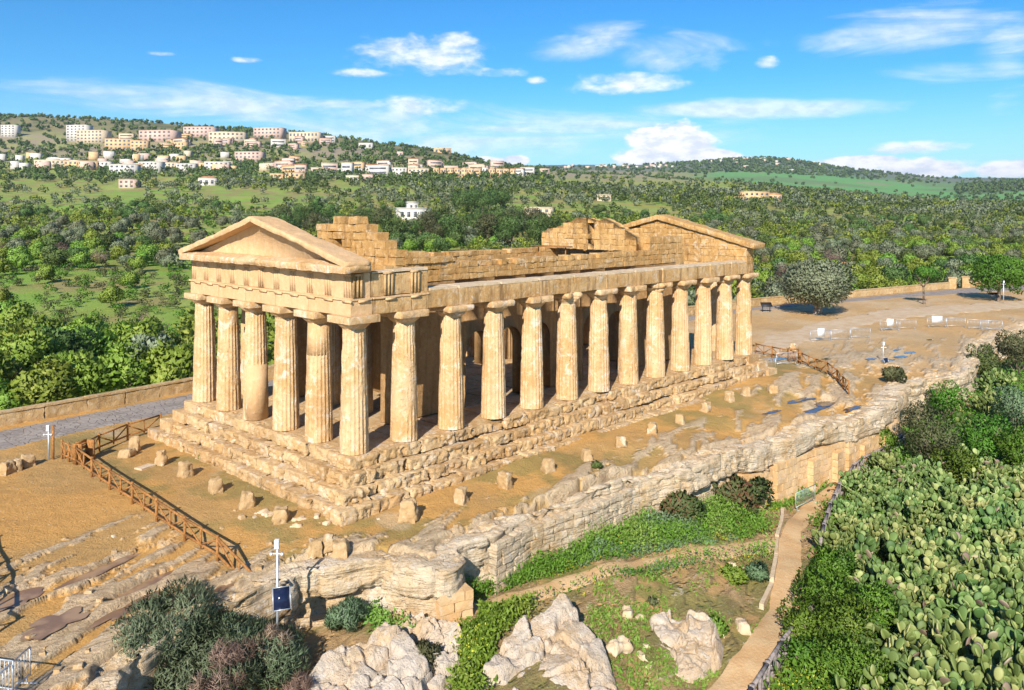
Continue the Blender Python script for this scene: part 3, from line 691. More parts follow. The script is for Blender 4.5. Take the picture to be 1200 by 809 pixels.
for x0, x1 in zip(np.arange(-.2, XM + .1, 3.2), np.arange(3.0, XM + 3.3, 3.2)):
    x1 = min(x1, XM + .2)
    for y0 in np.arange(-.2, YM, 3.2):
        y1 = min(y0 + 3.2, YM + .2)
        V, F = rough_box(((x0 + x1) / 2, (y0 + y1) / 2, -.5), (x1 - x0 - .02, y1 - y0 - .02, .98), .4, .03, 1.2, int(x0 * 5 + y0), 0, .1, .05); mb.add(V, F, np.full(len(V), random.uniform(.3, .7)))
tpart('floor_slab', mb, M['step'])

# fluted columns
def shaft_mesh(seed, H=5.95, r0=.715, r1=.555):
    nf, sub = 20, 5; na = nf * sub; zs = np.linspace(0, H, 44); th = np.arange(na) * 2 * math.pi / na
    fl = np.abs(np.sin(th * nf / 2)); prof = 1 - .085 * np.sin(np.pi * ((th * nf / (2 * math.pi)) % 1.0)) ** .8
    V = []
    for z in zs:
        k = z / H; r = (r0 + (r1 - r0) * k + .018 * math.sin(math.pi * k))
        joint = min(abs(z - H * f) for f in (.24, .49, .73)); jn = .012 * math.exp(-(joint / .04) ** 2)
        P = np.stack([np.cos(th) * r, np.sin(th) * r, np.full(na, z)], 1)
        w1 = fbm(np.concatenate([P[:, :2] * 1.1, P[:, 2:] * .8], 1) + seed * 9.1, seed, 3); worn = sstep(w1, .53, .68)
        pr = prof * (1 - worn) + (.955 + .05 * (fbm(P * 5 + seed, seed + 2, 3) - .5)) * worn
        dent = .045 * sstep(fbm(P * 1.7 + seed * 3.3, seed + 4, 3), .62, .75)
        rr = r * (pr - dent) - jn + (fbm(P * 3 + seed, seed + 6, 2) - .5) * .018
        V.append(np.stack([np.cos(th) * rr, np.sin(th) * rr, np.full(na, z)], 1))
    V = np.concatenate(V + [np.array([[0, 0, H], [0, 0, 0]])]); n = len(zs)
    i, j = np.meshgrid(np.arange(n - 1), np.arange(na), indexing='ij'); a = (i * na + j).ravel(); b_ = (i * na + (j + 1) % na).ravel()
    t_ = np.arange(na); mb = MB(); m_ = len(V)
    mb.add(V, [np.stack([a, b_, b_ + na, a + na], 1), np.stack([(n - 1) * na + t_, (n - 1) * na + (t_ + 1) % na, np.full(na, m_ - 2)], 1)], .35 + .3 * fbm(V * .6 + seed, seed, 2))
    return mb.mesh('column_shaft', M['temple'], True)
def echinus_mesh(seed, worn):
    na = 40; th = np.arange(na) * 2 * math.pi / na; pr = [(.55, 0), (.575, .03), (.56, .05), (.60, .07), (.72, .17), (.82, .27), (.86, .33), (.84, .37), (.0, .37)]
    V = []
    for r, z in pr:
        P = np.stack([np.cos(th) * r, np.sin(th) * r, np.full(na, z)], 1); w_ = sstep(fbm(P * 1.5 + seed * 5.7, seed, 3), .60 - .16 * worn, .75 - .16 * worn) * (.10 + .18 * worn) * sstep(np.array([r]), .5, .8)
        rr = np.maximum(r - w_, 0); V.append(np.stack([np.cos(th) * rr, np.sin(th) * rr, np.full(na, z)], 1))
    n = len(pr); i, j = np.meshgrid(np.arange(n - 1), np.arange(na), indexing='ij'); a = (i * na + j).ravel(); b_ = (i * na + (j + 1) % na).ravel()
    mb = MB(); mb.add(np.concatenate(V), np.stack([a, b_, b_ + na, a + na], 1)); return mb.mesh('echinus', M['temple'], True)
def abacus_mesh(seed, worn):
    V, F = rough_box((0, 0, 0), (1.86, 1.86, .34), .10, .012 + .03 * worn, 2.0, seed, 0, .06, .015 + .05 * worn)
    P = V + seed * 3.1; bite = sstep(fbm(np.stack([P[:, 0], P[:, 1], P[:, 2] * .3], 1) * .9, seed, 3), .56 - .08 * worn, .70)
    V[:, :2] *= (1 - bite * (.10 + .22 * worn))[:, None]
    mb = MB(); mb.add(V, F); return mb.mesh('abacus', M['temple'], True)
shafts = [shaft_mesh(s) for s in (1, 2, 3, 4, 5, 6)]; ech = [echinus_mesh(11, .1), echinus_mesh(12, .4), echinus_mesh(13, .9), echinus_mesh(14, .7)]
aba = [abacus_mesh(21, .0), abacus_mesh(22, .3), abacus_mesh(23, 1.0), abacus_mesh(24, .8)]
def column(x, y, k, worn, sc=1.0):
    s = obj('column', shafts[k % 6], temple, (x - TO[0], y - TO[1], .0 - TO[2]), (k * 1.13) % (2 * math.pi / 20) + (k % 7) * 2 * math.pi / 20, (sc, sc, 1))
    e = (0, 1) if not worn else (1, 2, 3); q = e[k % len(e)]
    obj('echinus', ech[q], s, (0, 0, 5.93), k * .7)
    rz = -(s.rotation_euler[2]) + (math.pi / 2) * (k % 4)
    obj('abacus', aba[q], s, (0, 0, 6.43), rz)
    return s
kk = 0
for y in FY: column(0, y, kk, False); kk += 1
for x in SX[1:]: column(x, 0, kk, True); kk += 1
for x in SX[1:]: column(x, YM, kk, True); kk += 1
for y in FY[1:-1]: column(XM, y, kk, False); kk += 1
for y in (6.2, 9.45): column(4.9, y, kk, False, .92); kk += 1
for y in (6.2, 9.45): column(32.9, y, kk, False, .92); kk += 1
# smooth repaired lower half of the third front column
mb = MB(); V, F = tube((-.045, FY[3] - .13, 0), (-.03, FY[3] - .11, 3.05), .622, .585, 32); mb.add(V, F, np.full(len(V), .4))
o = tpart('repaired_casing', mb, M['front']); o['label'] = 'smooth pale repaired patch on a front column'
mb = MB(); V, F = tube((-.02, FY[1], 4.35), (-.01, FY[1], 5.93), .585, .545, 32); mb.add(V, F, np.full(len(V), .4))
tpart('repaired_casing', mb, M['front'])

ZA = 6.60
def beam(mb, x0, x1, y0, y1, z0, z1, res=.3, amp=.035, seed=0, er=.06, a=.5, edge=.12):
    V, F = rough_box(((x0 + x1) / 2, (y0 + y1) / 2, (z0 + z1) / 2), (x1 - x0, y1 - y0, z1 - z0), res, amp, 1.1, seed, 0, edge, er, maxn=140); mb.add(V, F, np.full(len(V), a))
# architrave: one stone from column to column
mb = MB()
for i_ in range(5): beam(mb, -.62, .62, FY[i_] - (.62 if i_ == 0 else 0) + .004, FY[i_ + 1] + (.62 if i_ == 4 else 0) - .004, ZA, 7.34, .4, .008, 400, .015, .45 + .1 * (i_ % 2))
tpart('front_architrave', mb, M['front'])
mb = MB()
for i_ in range(12):
    x0 = SX[i_] + (.63 if i_ == 0 else 0); x1 = SX[i_ + 1] - (.63 if i_ == 11 else 0)
    zt = 7.34 if i_ == 0 else 7.62
    beam(mb, x0 + .001, x1 - .001, -.62, .62, ZA, zt - (0 if i_ == 0 else .12), .13, .045, 410 + i_, .02, random.uniform(.35, .65))
tpart('side_architrave', mb, M['entab'])
mb = MB()
for i_ in range(12): beam(mb, SX[i_] + (.63 if i_ == 0 else 0), SX[i_ + 1] - (.63 if i_ == 11 else 0), YM - .62, YM + .62, ZA, 7.55, .5, .03, 440 + i_, .06, random.uniform(.35, .65))
tpart('side_architrave', mb, M['entab'])
mb = MB()
for i_ in range(1, 12):
    x0 = max(SX[i_], 4.25); x1 = SX[i_ + 1] - (.63 if i_ == 11 else 0)
    V, F = rough_box(((x0 + x1) / 2, 0.02, 7.57), (x1 - x0 - .006, 1.30, .14), .16, .035, 1.6, 470 + i_, 0, .07, .06, maxn=60); mb.add(V, F, np.full(len(V), .6))
tpart('architrave_cap', mb, M['pale'])
mb = MB()
for i_ in range(5): beam(mb, XM - .62, XM + .62, FY[i_] - (.62 if i_ == 0 else 0) + .004, FY[i_ + 1] + (.62 if i_ == 4 else 0) - .004, ZA, 7.4, .3, .03, 480 + i_, .05, .5)
tpart('rear_architrave', mb, M['entab'])
# band, frieze
mb = MB(); beam(mb, -.70, .58, -.70, YM + .70, 7.34, 7.43, .25, .012, 500, .03)
for k in range(22):
    y = -.35 + (YM + .7) * k / 21.0
    if k % 2 == 0: V, F = box(-.665, y, 7.29, .07, .72, .10); mb.add(V, F)
beam(mb, .60, 4.2, -.70, .55, 7.34, 7.43, .2, .02, 503, .04)
for x in (.1, 1.7, 3.3): V, F = box(x, -.655, 7.285, .62, .09, .11); mb.add(V, F)
tpart('taenia', mb, M['front'])
mb = MB(); beam(mb, -.56, .56, -.56, YM + .56, 7.43, 8.62, .5, .012, 510, .03)
tpart('front_frieze', mb, M['front'])
def triglyph(face, pos, z0=7.44, z1=8.60, wd=.64):
    mb = MB()
    for q in (-1, 0, 1):
        if face == 'front': V, F = box(-.561, pos + q * wd / 3, (z0 + z1) / 2, .022, wd / 3 - .06, z1 - z0 - .06)
        else: V, F = box(pos + q * wd / 3, -.60, (z0 + z1) / 2, wd / 3 - .075, .10, z1 - z0 - .08)
        mb.add(V, F)
    if face == 'front': V, F = box(-.565, pos, z1 - .05, .045, wd, .10)
    else: V, F = box(pos, -.60, z1 - .05, .12, wd, .10) if False else box(pos, -.60, z1 - .05, wd, .12, .10)
    mb.add(V, F); return tpart('triglyph', mb, M['front'] if face == 'front' else M['entab'], smooth=False)
for k in range(11): triglyph('front', -.25 + (YM + .5) * k / 10)
mb = MB(); beam(mb, .57, 4.2, -.55, .50, 7.43, 8.58, .2, .03, 520, .05)
tpart('side_frieze', mb, M['entab'])
for x in (-.22, 1.62, 3.3): triglyph('side', x)
mb = MB()
for i_ in range(3): beam(mb, [0.6, 1.9, 3.0][i_], [1.9, 3.0, 4.15][i_], -.62, .2, 8.58, 8.66 + .03 * i_, .15, .03, 530 + i_, .04)
tpart('frieze_cap', mb, M['pale'])
# cornice of the front, worn along its lower edge
mb = MB(); V, F = rough_box((-.42, YM / 2, 8.93), (1.62, YM + 2.2, .52), .13, .07, 2.2, 540, 0, .2, .16, maxn=150)
tilt = sstep(V[:, 2], 8.9, 9.2) * sstep(-V[:, 0], .5, 1.2) * -.16; V[:, 2] += tilt; mb.add(V, F, np.full(len(V), .42)); tpart('cornice', mb, M['temple'])
def rake(mb, xa, xb, y0, z0, y1, z1, th, seed, res=.15, amp=.05, er=.10):
    if y0 > y1: y0, z0, y1, z1 = y1, z1, y0, z0
    L = math.hypot(y1 - y0, z1 - z0); a = math.atan2(z1 - z0, y1 - y0)
    rot = np.array([[1, 0, 0], [0, math.cos(a), -math.sin(a)], [0, math.sin(a), math.cos(a)]])
    c = np.array([(xa + xb) / 2, (y0 + y1) / 2, (z0 + z1) / 2]) + rot @ np.array([0, 0, -th / 2])
    V, F = rough_box(c, (xb - xa, L, th), res, amp, 1.6, seed, 0, .15, er, rot=rot, maxn=90); mb.add(V, F, np.full(len(V), .5))
def extr(mb, poly, x0, x1, a=.5):
    """a flat (y, z) outline given thickness along x"""
    n = len(poly); V = np.array([(x0, y, z) for y, z in poly] + [(x1, y, z) for y, z in poly], float)
    import mathutils
    tri = mathutils.geometry.tessellate_polygon([[mathutils.Vector((y, z, 0)) for y, z in poly]])
    tri = np.array(tri); i = np.arange(n); j = (i + 1) % n
    mb.add(V, [tri, tri[:, ::-1] + n, np.stack([i, j, j + n, i + n], 1)], np.full(2 * n, a))
mb = MB(); rake(mb, -1.22, .18, YM + 1.15, 9.22, YM / 2 - .02, 11.33, .31, 550, .11, .065, .10); tpart('raking_cornice', mb, M['front'])
mb = MB(); rake(mb, -1.22, .22, -1.15, 9.22, YM / 2 + .02, 11.33, .31, 556, .11, .065, .10); tpart('raking_cornice', mb, M['front'])
mb = MB(); extr(mb, [(.1, 9.1), (YM - .1, 9.1), (YM / 2, 11.08)], -.42, .05); tpart('tympanum', mb, M['front'], smooth=False)
# rear pediment, seen from inside
mb = MB()
for k, (z0, z1) in enumerate([(7.4, 7.95), (7.95, 8.5), (8.5, 8.9)]): masonry(mb, (XM - .05, -.6), (XM - .05, YM + .6), z0, z1, 1.1, z1 - z0, 1.4, 570 + k, .025)
tpart('rear_frieze', mb, M['cella'])
mb = MB()
def ins(y, z): return z > 9.0 + (11.15 - 9.05) * (1 - abs(y - YM / 2) / (YM / 2 + .6)) - .1
masonry(mb, (XM - .1, -.3), (XM - .1, YM + .3), 8.9, 11.0, .9, .42, 1.2, 580, .03, skip=lambda s, z: ins(s - .3, z)); tpart('rear_tympanum', mb, M['cella'])
mb = MB(); rake(mb, XM - .85, XM + 1.0, YM + 1.3, 9.12, YM / 2 - .02, 11.36, .42, 590, .2); tpart('raking_cornice', mb, M['cella'])
mb = MB(); rake(mb, XM - .85, XM + 1.0, -1.5, 9.0, YM / 2 + .02, 11.36, .42, 596, .2); tpart('raking_cornice', mb, M['cella'])
mb = MB(); beam(mb, XM - .6, XM + 1.0, -1.1, YM + 1.1, 8.72, 8.92, .3, .05, 599, .1); tpart('cornice', mb, M['entab'])

# the cella with its arches, and the stepped gables over it
def arch_wall(y0, y1, x0, x1, arches, H, seed, wa=1.02, spring=3.4):
    mb = MB(); edges = [x0] + [(a + b_) / 2 for a, b_ in zip(arches[:-1], arches[1:])] + [x1]
    import mathutils
    for a, e0, e1 in zip(arches, edges[:-1], edges[1:]):
        pts = [(e0, 0), (a - wa, 0), (a - wa, spring)] + [(a - wa * math.cos(q), spring + wa * math.sin(q)) for q in np.linspace(.2, math.pi - .2, 11)] + [(a + wa, spring), (a + wa, 0), (e1, 0), (e1, H), (e0, H)]
        n = len(pts); V = np.array([(x, y0, z) for x, z in pts] + [(x, y1, z) for x, z in pts], float)
        tri = np.array(mathutils.geometry.tessellate_polygon([[mathutils.Vector((x, z, 0)) for x, z in pts]])); i = np.arange(n); j = (i + 1) % n
        mb.add(V, [tri, tri[:, ::-1] + n, np.stack([i, j, j + n, i + n], 1)], np.full(2 * n, .5))
    return mb
AR = [10.9 + 2.75 * k for k in range(6)]
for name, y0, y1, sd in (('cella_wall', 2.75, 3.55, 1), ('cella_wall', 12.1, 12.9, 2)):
    tpart(name, arch_wall(y0, y1, 9.0, 28.8, AR, 7.6, sd), M['shadedwall'], smooth=False)
    mb = MB(); beam(mb, 4.2, 9.0, y0, y1, 0, 7.6, .5, .02, 600 + sd, .04); tpart('anta', mb, M['shadedwall'])
    mb = MB(); beam(mb, 28.8, 33.6, y0, y1, 0, 7.6, .5, .02, 604 + sd, .04); tpart('anta', mb, M['shadedwall'])
    mb = MB(); masonry(mb, (3.9, (y0 + y1) / 2), (33.6, (y0 + y1) / 2), 7.6, 8.3, .92, .36, 1.15, 610 + sd, .03)
    masonry(mb, (3.9, (y0 + y1) / 2), (33.6, (y0 + y1) / 2), 8.3, 8.66, .98, .36, .62, 620 + sd, .04, er=.10, skip=lambda s, z: (int(s * 1.35 * 4) % 7 in (1, 4)) and 5 < s < 20)
    masonry(mb, (3.9, (y0 + y1) / 2 + .12), (33.6, (y0 + y1) / 2 + .12), 8.3, 8.58, .60, .28, 1.2, 630 + sd, .03)
    tpart('wall_head', mb, M['cella'])
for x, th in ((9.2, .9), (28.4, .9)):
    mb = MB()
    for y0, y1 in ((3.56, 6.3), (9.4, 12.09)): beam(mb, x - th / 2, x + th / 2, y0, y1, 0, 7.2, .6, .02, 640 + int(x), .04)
    beam(mb, x - th / 2, x + th / 2, 6.31, 9.39, 5.6, 7.2, .5, .02, 645, .03); tpart('cross_wall', mb, M['shadedwall'])
for x in (4.9, 32.9):
    mb = MB(); masonry(mb, (x, 2.7), (x, 12.95), ZA, 8.6, .95, .65, 1.7, 650 + int(x), .025); tpart('porch_beam', mb, M['cella'])
GA = [(2.6, 8.6), (10.45, 8.6), (10.45, 10.7), (9.4, 10.9), (8.6, 11.2), (7.9, 11.2), (7.7, 10.75), (7.2, 11.15), (6.2, 11.1), (5.6, 10.85), (5.55, 10.5), (4.65, 10.45), (4.6, 10.1), (3.7, 10.1), (3.65, 9.7), (2.6, 9.7)]
def skip_poly(poly, y0, holes=()):
    P = poly
    def f(s, z):
        y = y0 + s
        if not inpoly(np.array([y]), np.array([z]), P)[0]: return True
        return any(a < y < b_ and c < z < d for a, b_, c, d in holes)
    return f
mb = MB(); masonry(mb, (5.0, 2.6), (5.0, 10.5), 8.6, 11.3, .85, .45, 1.0, 660, .075, skip=skip_poly(GA, 2.6, [(7.5, 8.75, 9.35, 10.05)]), er=.1); tpart('ruined_gable', mb, M['cella'])
mb = MB(); masonry(mb, (5.2, 2.95), (8.8, 2.95), 8.66, 9.35, .8, .345, .8, 662, .04, skip=lambda s, z: s > 1.3 and z > 8.9); tpart('wall_stub', mb, M['cella'])
GB = [(3.3, 8.6), (12.9, 8.6), (12.9, 9.9), (12.3, 10.2), (11.2, 10.35), (9.4, 11.0), (7.4, 11.05), (7.2, 10.8), (6.3, 11.0), (5.2, 10.55), (4.2, 10.0), (3.4, 9.7)]
mb = MB()
def wob(pts, n=5, a=.10):
    out = []
    for (y0, z0), (y1, z1) in zip(pts[:-1], pts[1:]):
        for q in range(n): f = q / n; out.append((y0 + (y1 - y0) * f, z0 + (z1 - z0) * f + (random.uniform(-a, a) if q else 0)))
    return out + [pts[-1]]
extr(mb, [(3.3, 8.6)] + [(7.35, 8.6)] + wob([(7.35, 10.9), (7.2, 10.85), (6.3, 11.0), (5.2, 10.55), (4.2, 10.0), (3.3, 9.7)]), 27.9, 28.75, .5)
extr(mb, [(8.0, 8.6), (12.9, 8.6)] + wob([(12.9, 9.9), (12.3, 10.2), (11.2, 10.4), (9.4, 11.0), (8.0, 11.1)]), 27.95, 28.8, .55)
extr(mb, [(7.352, 8.6), (7.998, 8.6), (7.998, 9.1), (7.352, 8.95)], 27.92, 28.7, .45); extr(mb, [(7.352, 10.7), (7.998, 10.7), (7.998, 11.05), (7.352, 10.95)], 27.92, 28.7, .6)
tpart('ruined_gable', mb, M['cella'], smooth=False)
for lo_y, hi_y in ((3.3, 7.1), (8.3, 12.9)):
    mb = MB(); masonry(mb, (28.28, 3.3), (28.28, 12.9), 8.6, 11.1, .93, .42, .8, 670, .05, skip=lambda s, z: not (lo_y < s + 3.3 < hi_y) or skip_poly([(y, z_ - .22) for y, z_ in GB[2:]] + [(3.3, 8.5), (12.9, 8.5)][:1] + [(12.9, 8.5)], 3.3)(s, z)); tpart('gable_facing', mb, M['cella'])
mb = MB(); masonry(mb, (28.8, 3.1), (33.4, 3.1), 8.66, 9.66, .8, .5, 1.0, 675, .03); tpart('wall_stub', mb, M['cella'])
mb = MB(); V, F = box(24.6, 9.0, 8.9, 1.2, 3.4, .07); mb.add(V, F)
for y in (7.5, 10.3): V, F = tube((24.6, y, 7.0), (24.6, y, 8.88), .05); mb.add(V, F)
V, F = box(24.6, 9.0, 7.0, .1, 6.1, .1); mb.add(V, F)
o = tpart('shelter_board', mb, M['wood'], smooth=False)

# ------------------------------------------------------------------ walls, posts, fences
for nm, p0, p1, z0, z1, lab in [
    ('retaining_wall', (23.6, -9.75), (26.0, -9.95), -6.7, -3.7, 'tan ashlar pier at the cliff corner beside the steel barrier'),
    ('retaining_wall', (26.3, -9.75), (31.9, -10.55), -6.5, -3.75, 'pink and cream ashlar retaining wall under the overhanging ledge'),
    ('retaining_wall', (31.9, -10.75), (40.6, -11.2), -6.4, -3.8, 'long cream ashlar retaining wall with buttresses at the far end of the ledge'),
    ('retaining_wall', (-1.95, -8.35), (-.55, -8.75), -4.7, -3.55, 'short ochre ashlar pier propping the rock nose by the trodden path'),
    ('retaining_wall', (19.3, -9.0), (23.4, -9.6), -6.5, -3.9, 'reddish ashlar retaining wall behind the red-leaved shrub')]:
    mb = MB(); masonry(mb, p0, p1, z0, z1, .7, .42, .95, int(p0[0] * 7) + 900, .025)
    w0 = mb.build(nm, M['ashlar'], smooth=True); tag(w0, lab, 'retaining wall')
    if p0[0] > 26:
        L = math.dist(p0, p1)
        for f in ((.25, .62) if L > 6 else (.3, .8)):
            c_ = (p0[0] + (p1[0] - p0[0]) * f, p0[1] + (p1[1] - p0[1]) * f - .38); mb = MB()
            masonry(mb, (c_[0] - .55, c_[1]), (c_[0] + .55, c_[1]), z0, z1 - .5, .5, .42, 1.1, int(c_[0] * 9), .02); mb.build('buttress', M['ashlar'], w0, True)

RW = [(1.6, -7.75), (4.3, -7.35), (8.0, -7.85), (11.6, -7.75), (13.6, -8.2)]; mb = MB()
for k, (p0, p1) in enumerate(zip(RW[:-1], RW[1:])): masonry(mb, p0, p1, -5.2, -2.72 - .12 * (k == 3), .75, .36, .62, 2500 + k * 31, .07, er=.2)
tag(mb.build('retaining_wall', M['cliff'], smooth=True), 'rough pale dry stone wall facing the cliff above the green bank', 'retaining wall')
# the boundary wall between road and orchard: low rubble wall with a coping
def rubble_wall(pts, label, h=.85, seed=0):
    root = tag(empty('boundary_wall', (pts[0][0], pts[0][1], gz(*pts[0]))), label, 'stone wall'); o = np.array(root.location)
    mb = MB(); cp = MB()
    for (x0, y0), (x1, y1) in zip(pts[:-1], pts[1:]):
        L = math.hypot(x1 - x0, y1 - y0); n = max(1, int(L / 2.2)); ang = math.atan2(y1 - y0, x1 - x0)
        for k in range(n):
            f = (k + .5) / n; x, y = x0 + (x1 - x0) * f, y0 + (y1 - y0) * f; g = gz(x, y - .6)
            V, F = rough_box((x, y, g + h / 2 - .3), (L / n + .05, .5, h + .6), .14, .06, 2.2, seed + k, ang, .05, .02, craggy=.07); mb.add(V - o, F, np.full(len(V), random.uniform(.3, .7)))
            V, F = rough_box((x, y, g + h + .06), (L / n + .03, .60, .13), .16, .03, 2.5, seed + k, ang, .03, .02); cp.add(V - o, F, np.full(len(V), random.uniform(.4, .7)))
    mb.build('wall', M['lowwall'], root, True); cp.build('coping', M['lowwall'], root, True)
rubble_wall([(-62, 23.6), (-40, 25.2), (-8.2, 27.5), (-2.7, 28.0), (5.2, 28.9), (40, 28.4), (60, 27.3)], 'low rubble stone boundary wall along the paved road left of the temple', .85, 1500)
rubble_wall([(60, 27.3), (89.6, 25.0), (102.7, 21.7), (133, 14.9), (138.5, 13.6)], 'low ochre stone boundary wall behind the big olive tree', 1.0, 1600)
rubble_wall([(143.5, 11.9), (158, 6.5), (185, -4)], 'low ochre stone boundary wall beyond the gateway at the plaza end', 1.0, 1700)
for x, y, lb in ((139.3, 13.2, 'square ochre gate pier at the end of the wall behind the olive tree'), (143, 12, 'square ochre gate pier on the far side of the gateway')):
    g = gz(x, y - 1); mb = MB(); V, F = rough_box((x, y, g + .75), (1.3, 1.3, 2.1), .25, .03, 1.5, int(x), .4, .08, .05); mb.add(V, F)
    V, F = rough_box((x, y, g + 1.9), (1.5, 1.5, .22), .25, .02, 1.5, int(x), .4, .05, .03); mb.add(V, F); tag(mb.build('gate_pier', M['lowwall'], smooth=True), lb, 'gate pier')

def fence(pts, label, h=.95, gap=2.6, mat='wood', rails=(0.95, .28), brace=True, r=.055, name='rail_fence', zoff=0.0, cat='fence', seed=0):
    p = np.array(pts, float); d = np.concatenate([[0], np.cumsum(np.linalg.norm(np.diff(p, axis=0), axis=1))]); n = max(2, int(round(d[-1] / gap)) + 1)
    s = np.linspace(0, d[-1], n); X = np.interp(s, d, p[:, 0]); Y = np.interp(s, d, p[:, 1]); Z = ground_z(X, Y); rr = random.Random(seed)
    o = np.array([X[0], Y[0], Z[0]]); root = tag(empty(name, tuple(o)), label, cat)
    P = np.stack([X, Y, Z], 1) - o
    for k in range(n):
        mb = MB(); V, F = tube(P[k] - [0, 0, .25], P[k] + [rr.uniform(-.02, .02), rr.uniform(-.02, .02), h + .12], r * 1.25, r * 1.15, 8); mb.add(V, F); mb.build('post', M[mat], root, True)
    for q, f in enumerate(rails):
        mb = MB()
        for k in range(n - 1):
            a, b_ = P[k] + [0, 0, f * h / .95], P[k + 1] + [0, 0, f * h / .95]; V, F = tube(a, b_, r, r * .95, 8); mb.add(V, F)
        mb.build('rail', M[mat], root, True)
    if brace:
        for k in range(n - 1):
            mb = MB(); m_ = (P[k] + P[k + 1]) / 2
            for e_ in (P[k], P[k + 1]): V, F = tube(e_ + [0, 0, .92 * h], m_ + [0, 0, .28 * h], r * .75, None, 6); mb.add(V, F)
            V, F = tube(m_ + [0, 0, .1], m_ + [0, 0, h * .95], r * .8, None, 6); mb.add(V, F); mb.build('brace', M[mat], root, True)
    return root
fence([(-7.45, 15.4), (-7.7, 10.4), (-7.7, 2.3), (-7.5, -2.6), (-7.1, -4.0)], 'long brown wooden rail fence in front of the temple facade')
fence([(-7.45, 15.4), (-7.6, 17.2)], 'short brown fence bay beside the white post at the road edge', gap=1.2)
fence([(-7.45, 15.4), (-5.4, 17.3), (-3.6, 18.3), (-2.1, 18.8), (-1.3, 19.1)], 'brown wooden fence running from the gate corner back to the temple base', gap=2.4)
fence([(50.2, 5.2), (49, 1.8), (47.5, -.6), (46.1, -2.7), (43.9, -5.1), (39.6, -8.0)], 'brown wooden rail fence curving out to the ledge behind the temple', gap=2.3)
fence([U(-60, 600, -2.6), U(-52, 640, -2.6), U(-44, 700, -2.8), U(-34, 770, -3.0)], 'brown wooden rail fence at the left edge of the bedrock terrace', h=1.2, gap=1.3)
# the dark wooden gate box where the fences meet
for x, y, lb in ((-6.95, 15.7, 'dark wooden gate box at the corner of the long fence'), (48.2, .4, 'dark wooden gate box at the bend of the rear fence')):
    g = gz(x, y); root = tag(empty('fence_gate', (x, y, g), .5 if x < 0 else -.9), lb, 'gate')
    for sx in (-.45, .45): mb = MB(); V, F = box(sx, 0, .5, .12, .55, 1.25); mb.add(V, F); mb.build('post', M['wood'], root)
    for z in (.35, .75, 1.08): mb = MB(); V, F = box(0, .2, z, .78, .07, .13); mb.add(V, F); mb.build('plank', M['wood'], root)
# grey log railings of the footpath
fence([(40.6, -11.6), (36, -11.6), (32.2, -11.5), (27.6, -12.2), (24.2, -13.1), (20.2, -14.4), (18.4, -15.0)], 'grey weathered log railing curving beside the upper footpath', h=1.0, gap=1.9, mat='greywood', r=.085)
fence([(12.2, -17.5), (9.5, -17.9), (7.5, -18.2), (5, -18.5), (2.5, -18.8), (-.5, -19.2)], 'grey weathered log railing along the lower end of the footpath', h=1.0, gap=1.7, mat='greywood', r=.09)
# stone kerb of the footpath
mb = MB(); cp_ = [(22.6, -10.9), (20.6, -11.8), (18.4, -12.6), (16.3, -13.6), (13.6, -14.7), (11.2, -15.4)]
for (x0, y0), (x1, y1) in zip(cp_[:-1], cp_[1:]):
    L = math.hypot(x1 - x0, y1 - y0); V, F = rough_box(((x0 + x1) / 2, (y0 + y1) / 2, gz((x0 + x1) / 2, (y0 + y1) / 2) + .04), (L + .05, .2, .4), .25, .02, 1.5, int(x0), math.atan2(y1 - y0, x1 - x0), .04, .03); mb.add(V, F)
tag(mb.build('path_kerb', M['pale'], smooth=True), 'narrow pale stone kerb edging the footpath', kind='structure')

def barrier(x, y, rz, label, mat='steel', w=2.2, h=1.05, group=None):
    root = tag(empty('crowd_barrier', (x, y, gz(x, y)), rz), label, 'barrier', group); mb = MB()
    for a, b_ in (((-w / 2, 0, .18), (-w / 2, 0, h)), ((w / 2, 0, .18), (w / 2, 0, h)), ((-w / 2, 0, h), (w / 2, 0, h)), ((-w / 2, 0, .22), (w / 2, 0, .22))): V, F = tube(a, b_, .024); mb.add(V, F)
    mb.build('frame', M[mat], root, True); mb = MB()
    for k in range(1, 15): V, F = tube((-w / 2 + w * k / 15, 0, .22), (-w / 2 + w * k / 15, 0, h), .009, None, 5); mb.add(V, F)
    mb.build('bars', M[mat], root)
    for sx in (-w / 2 + .15, w / 2 - .15):
        mb = MB(); V, F = tube((sx, -.32, .02), (sx, .32, .02), .022); mb.add(V, F); V, F = tube((sx, 0, .02), (sx, 0, .24), .022); mb.add(V, F); mb.build('foot', M[mat], root, True)
    return root
bx, by, _, _ = spot(932, 590)
barrier(25.0, -11.2, -.05, 'greenish steel crowd barrier standing across the path by the ashlar pier', 'greensteel', 2.4)
b0 = spot(-22, 812); barrier(b0[0], b0[1], -1.0, 'galvanised crowd barrier on the bedrock in the lower left corner')
b0 = spot(4, 828); barrier(b0[0] + .1, b0[1], .75, 'galvanised crowd barrier joined to the corner one, nearest the tamarisk')
def sign_board(root, wd, ht, z):
    mb = MB(); V, F = box(0, -.05, z, wd, .03, ht); mb.add(V, F); mb.build('sign_board', M['white'], root)
RZB = YAW - R(90)
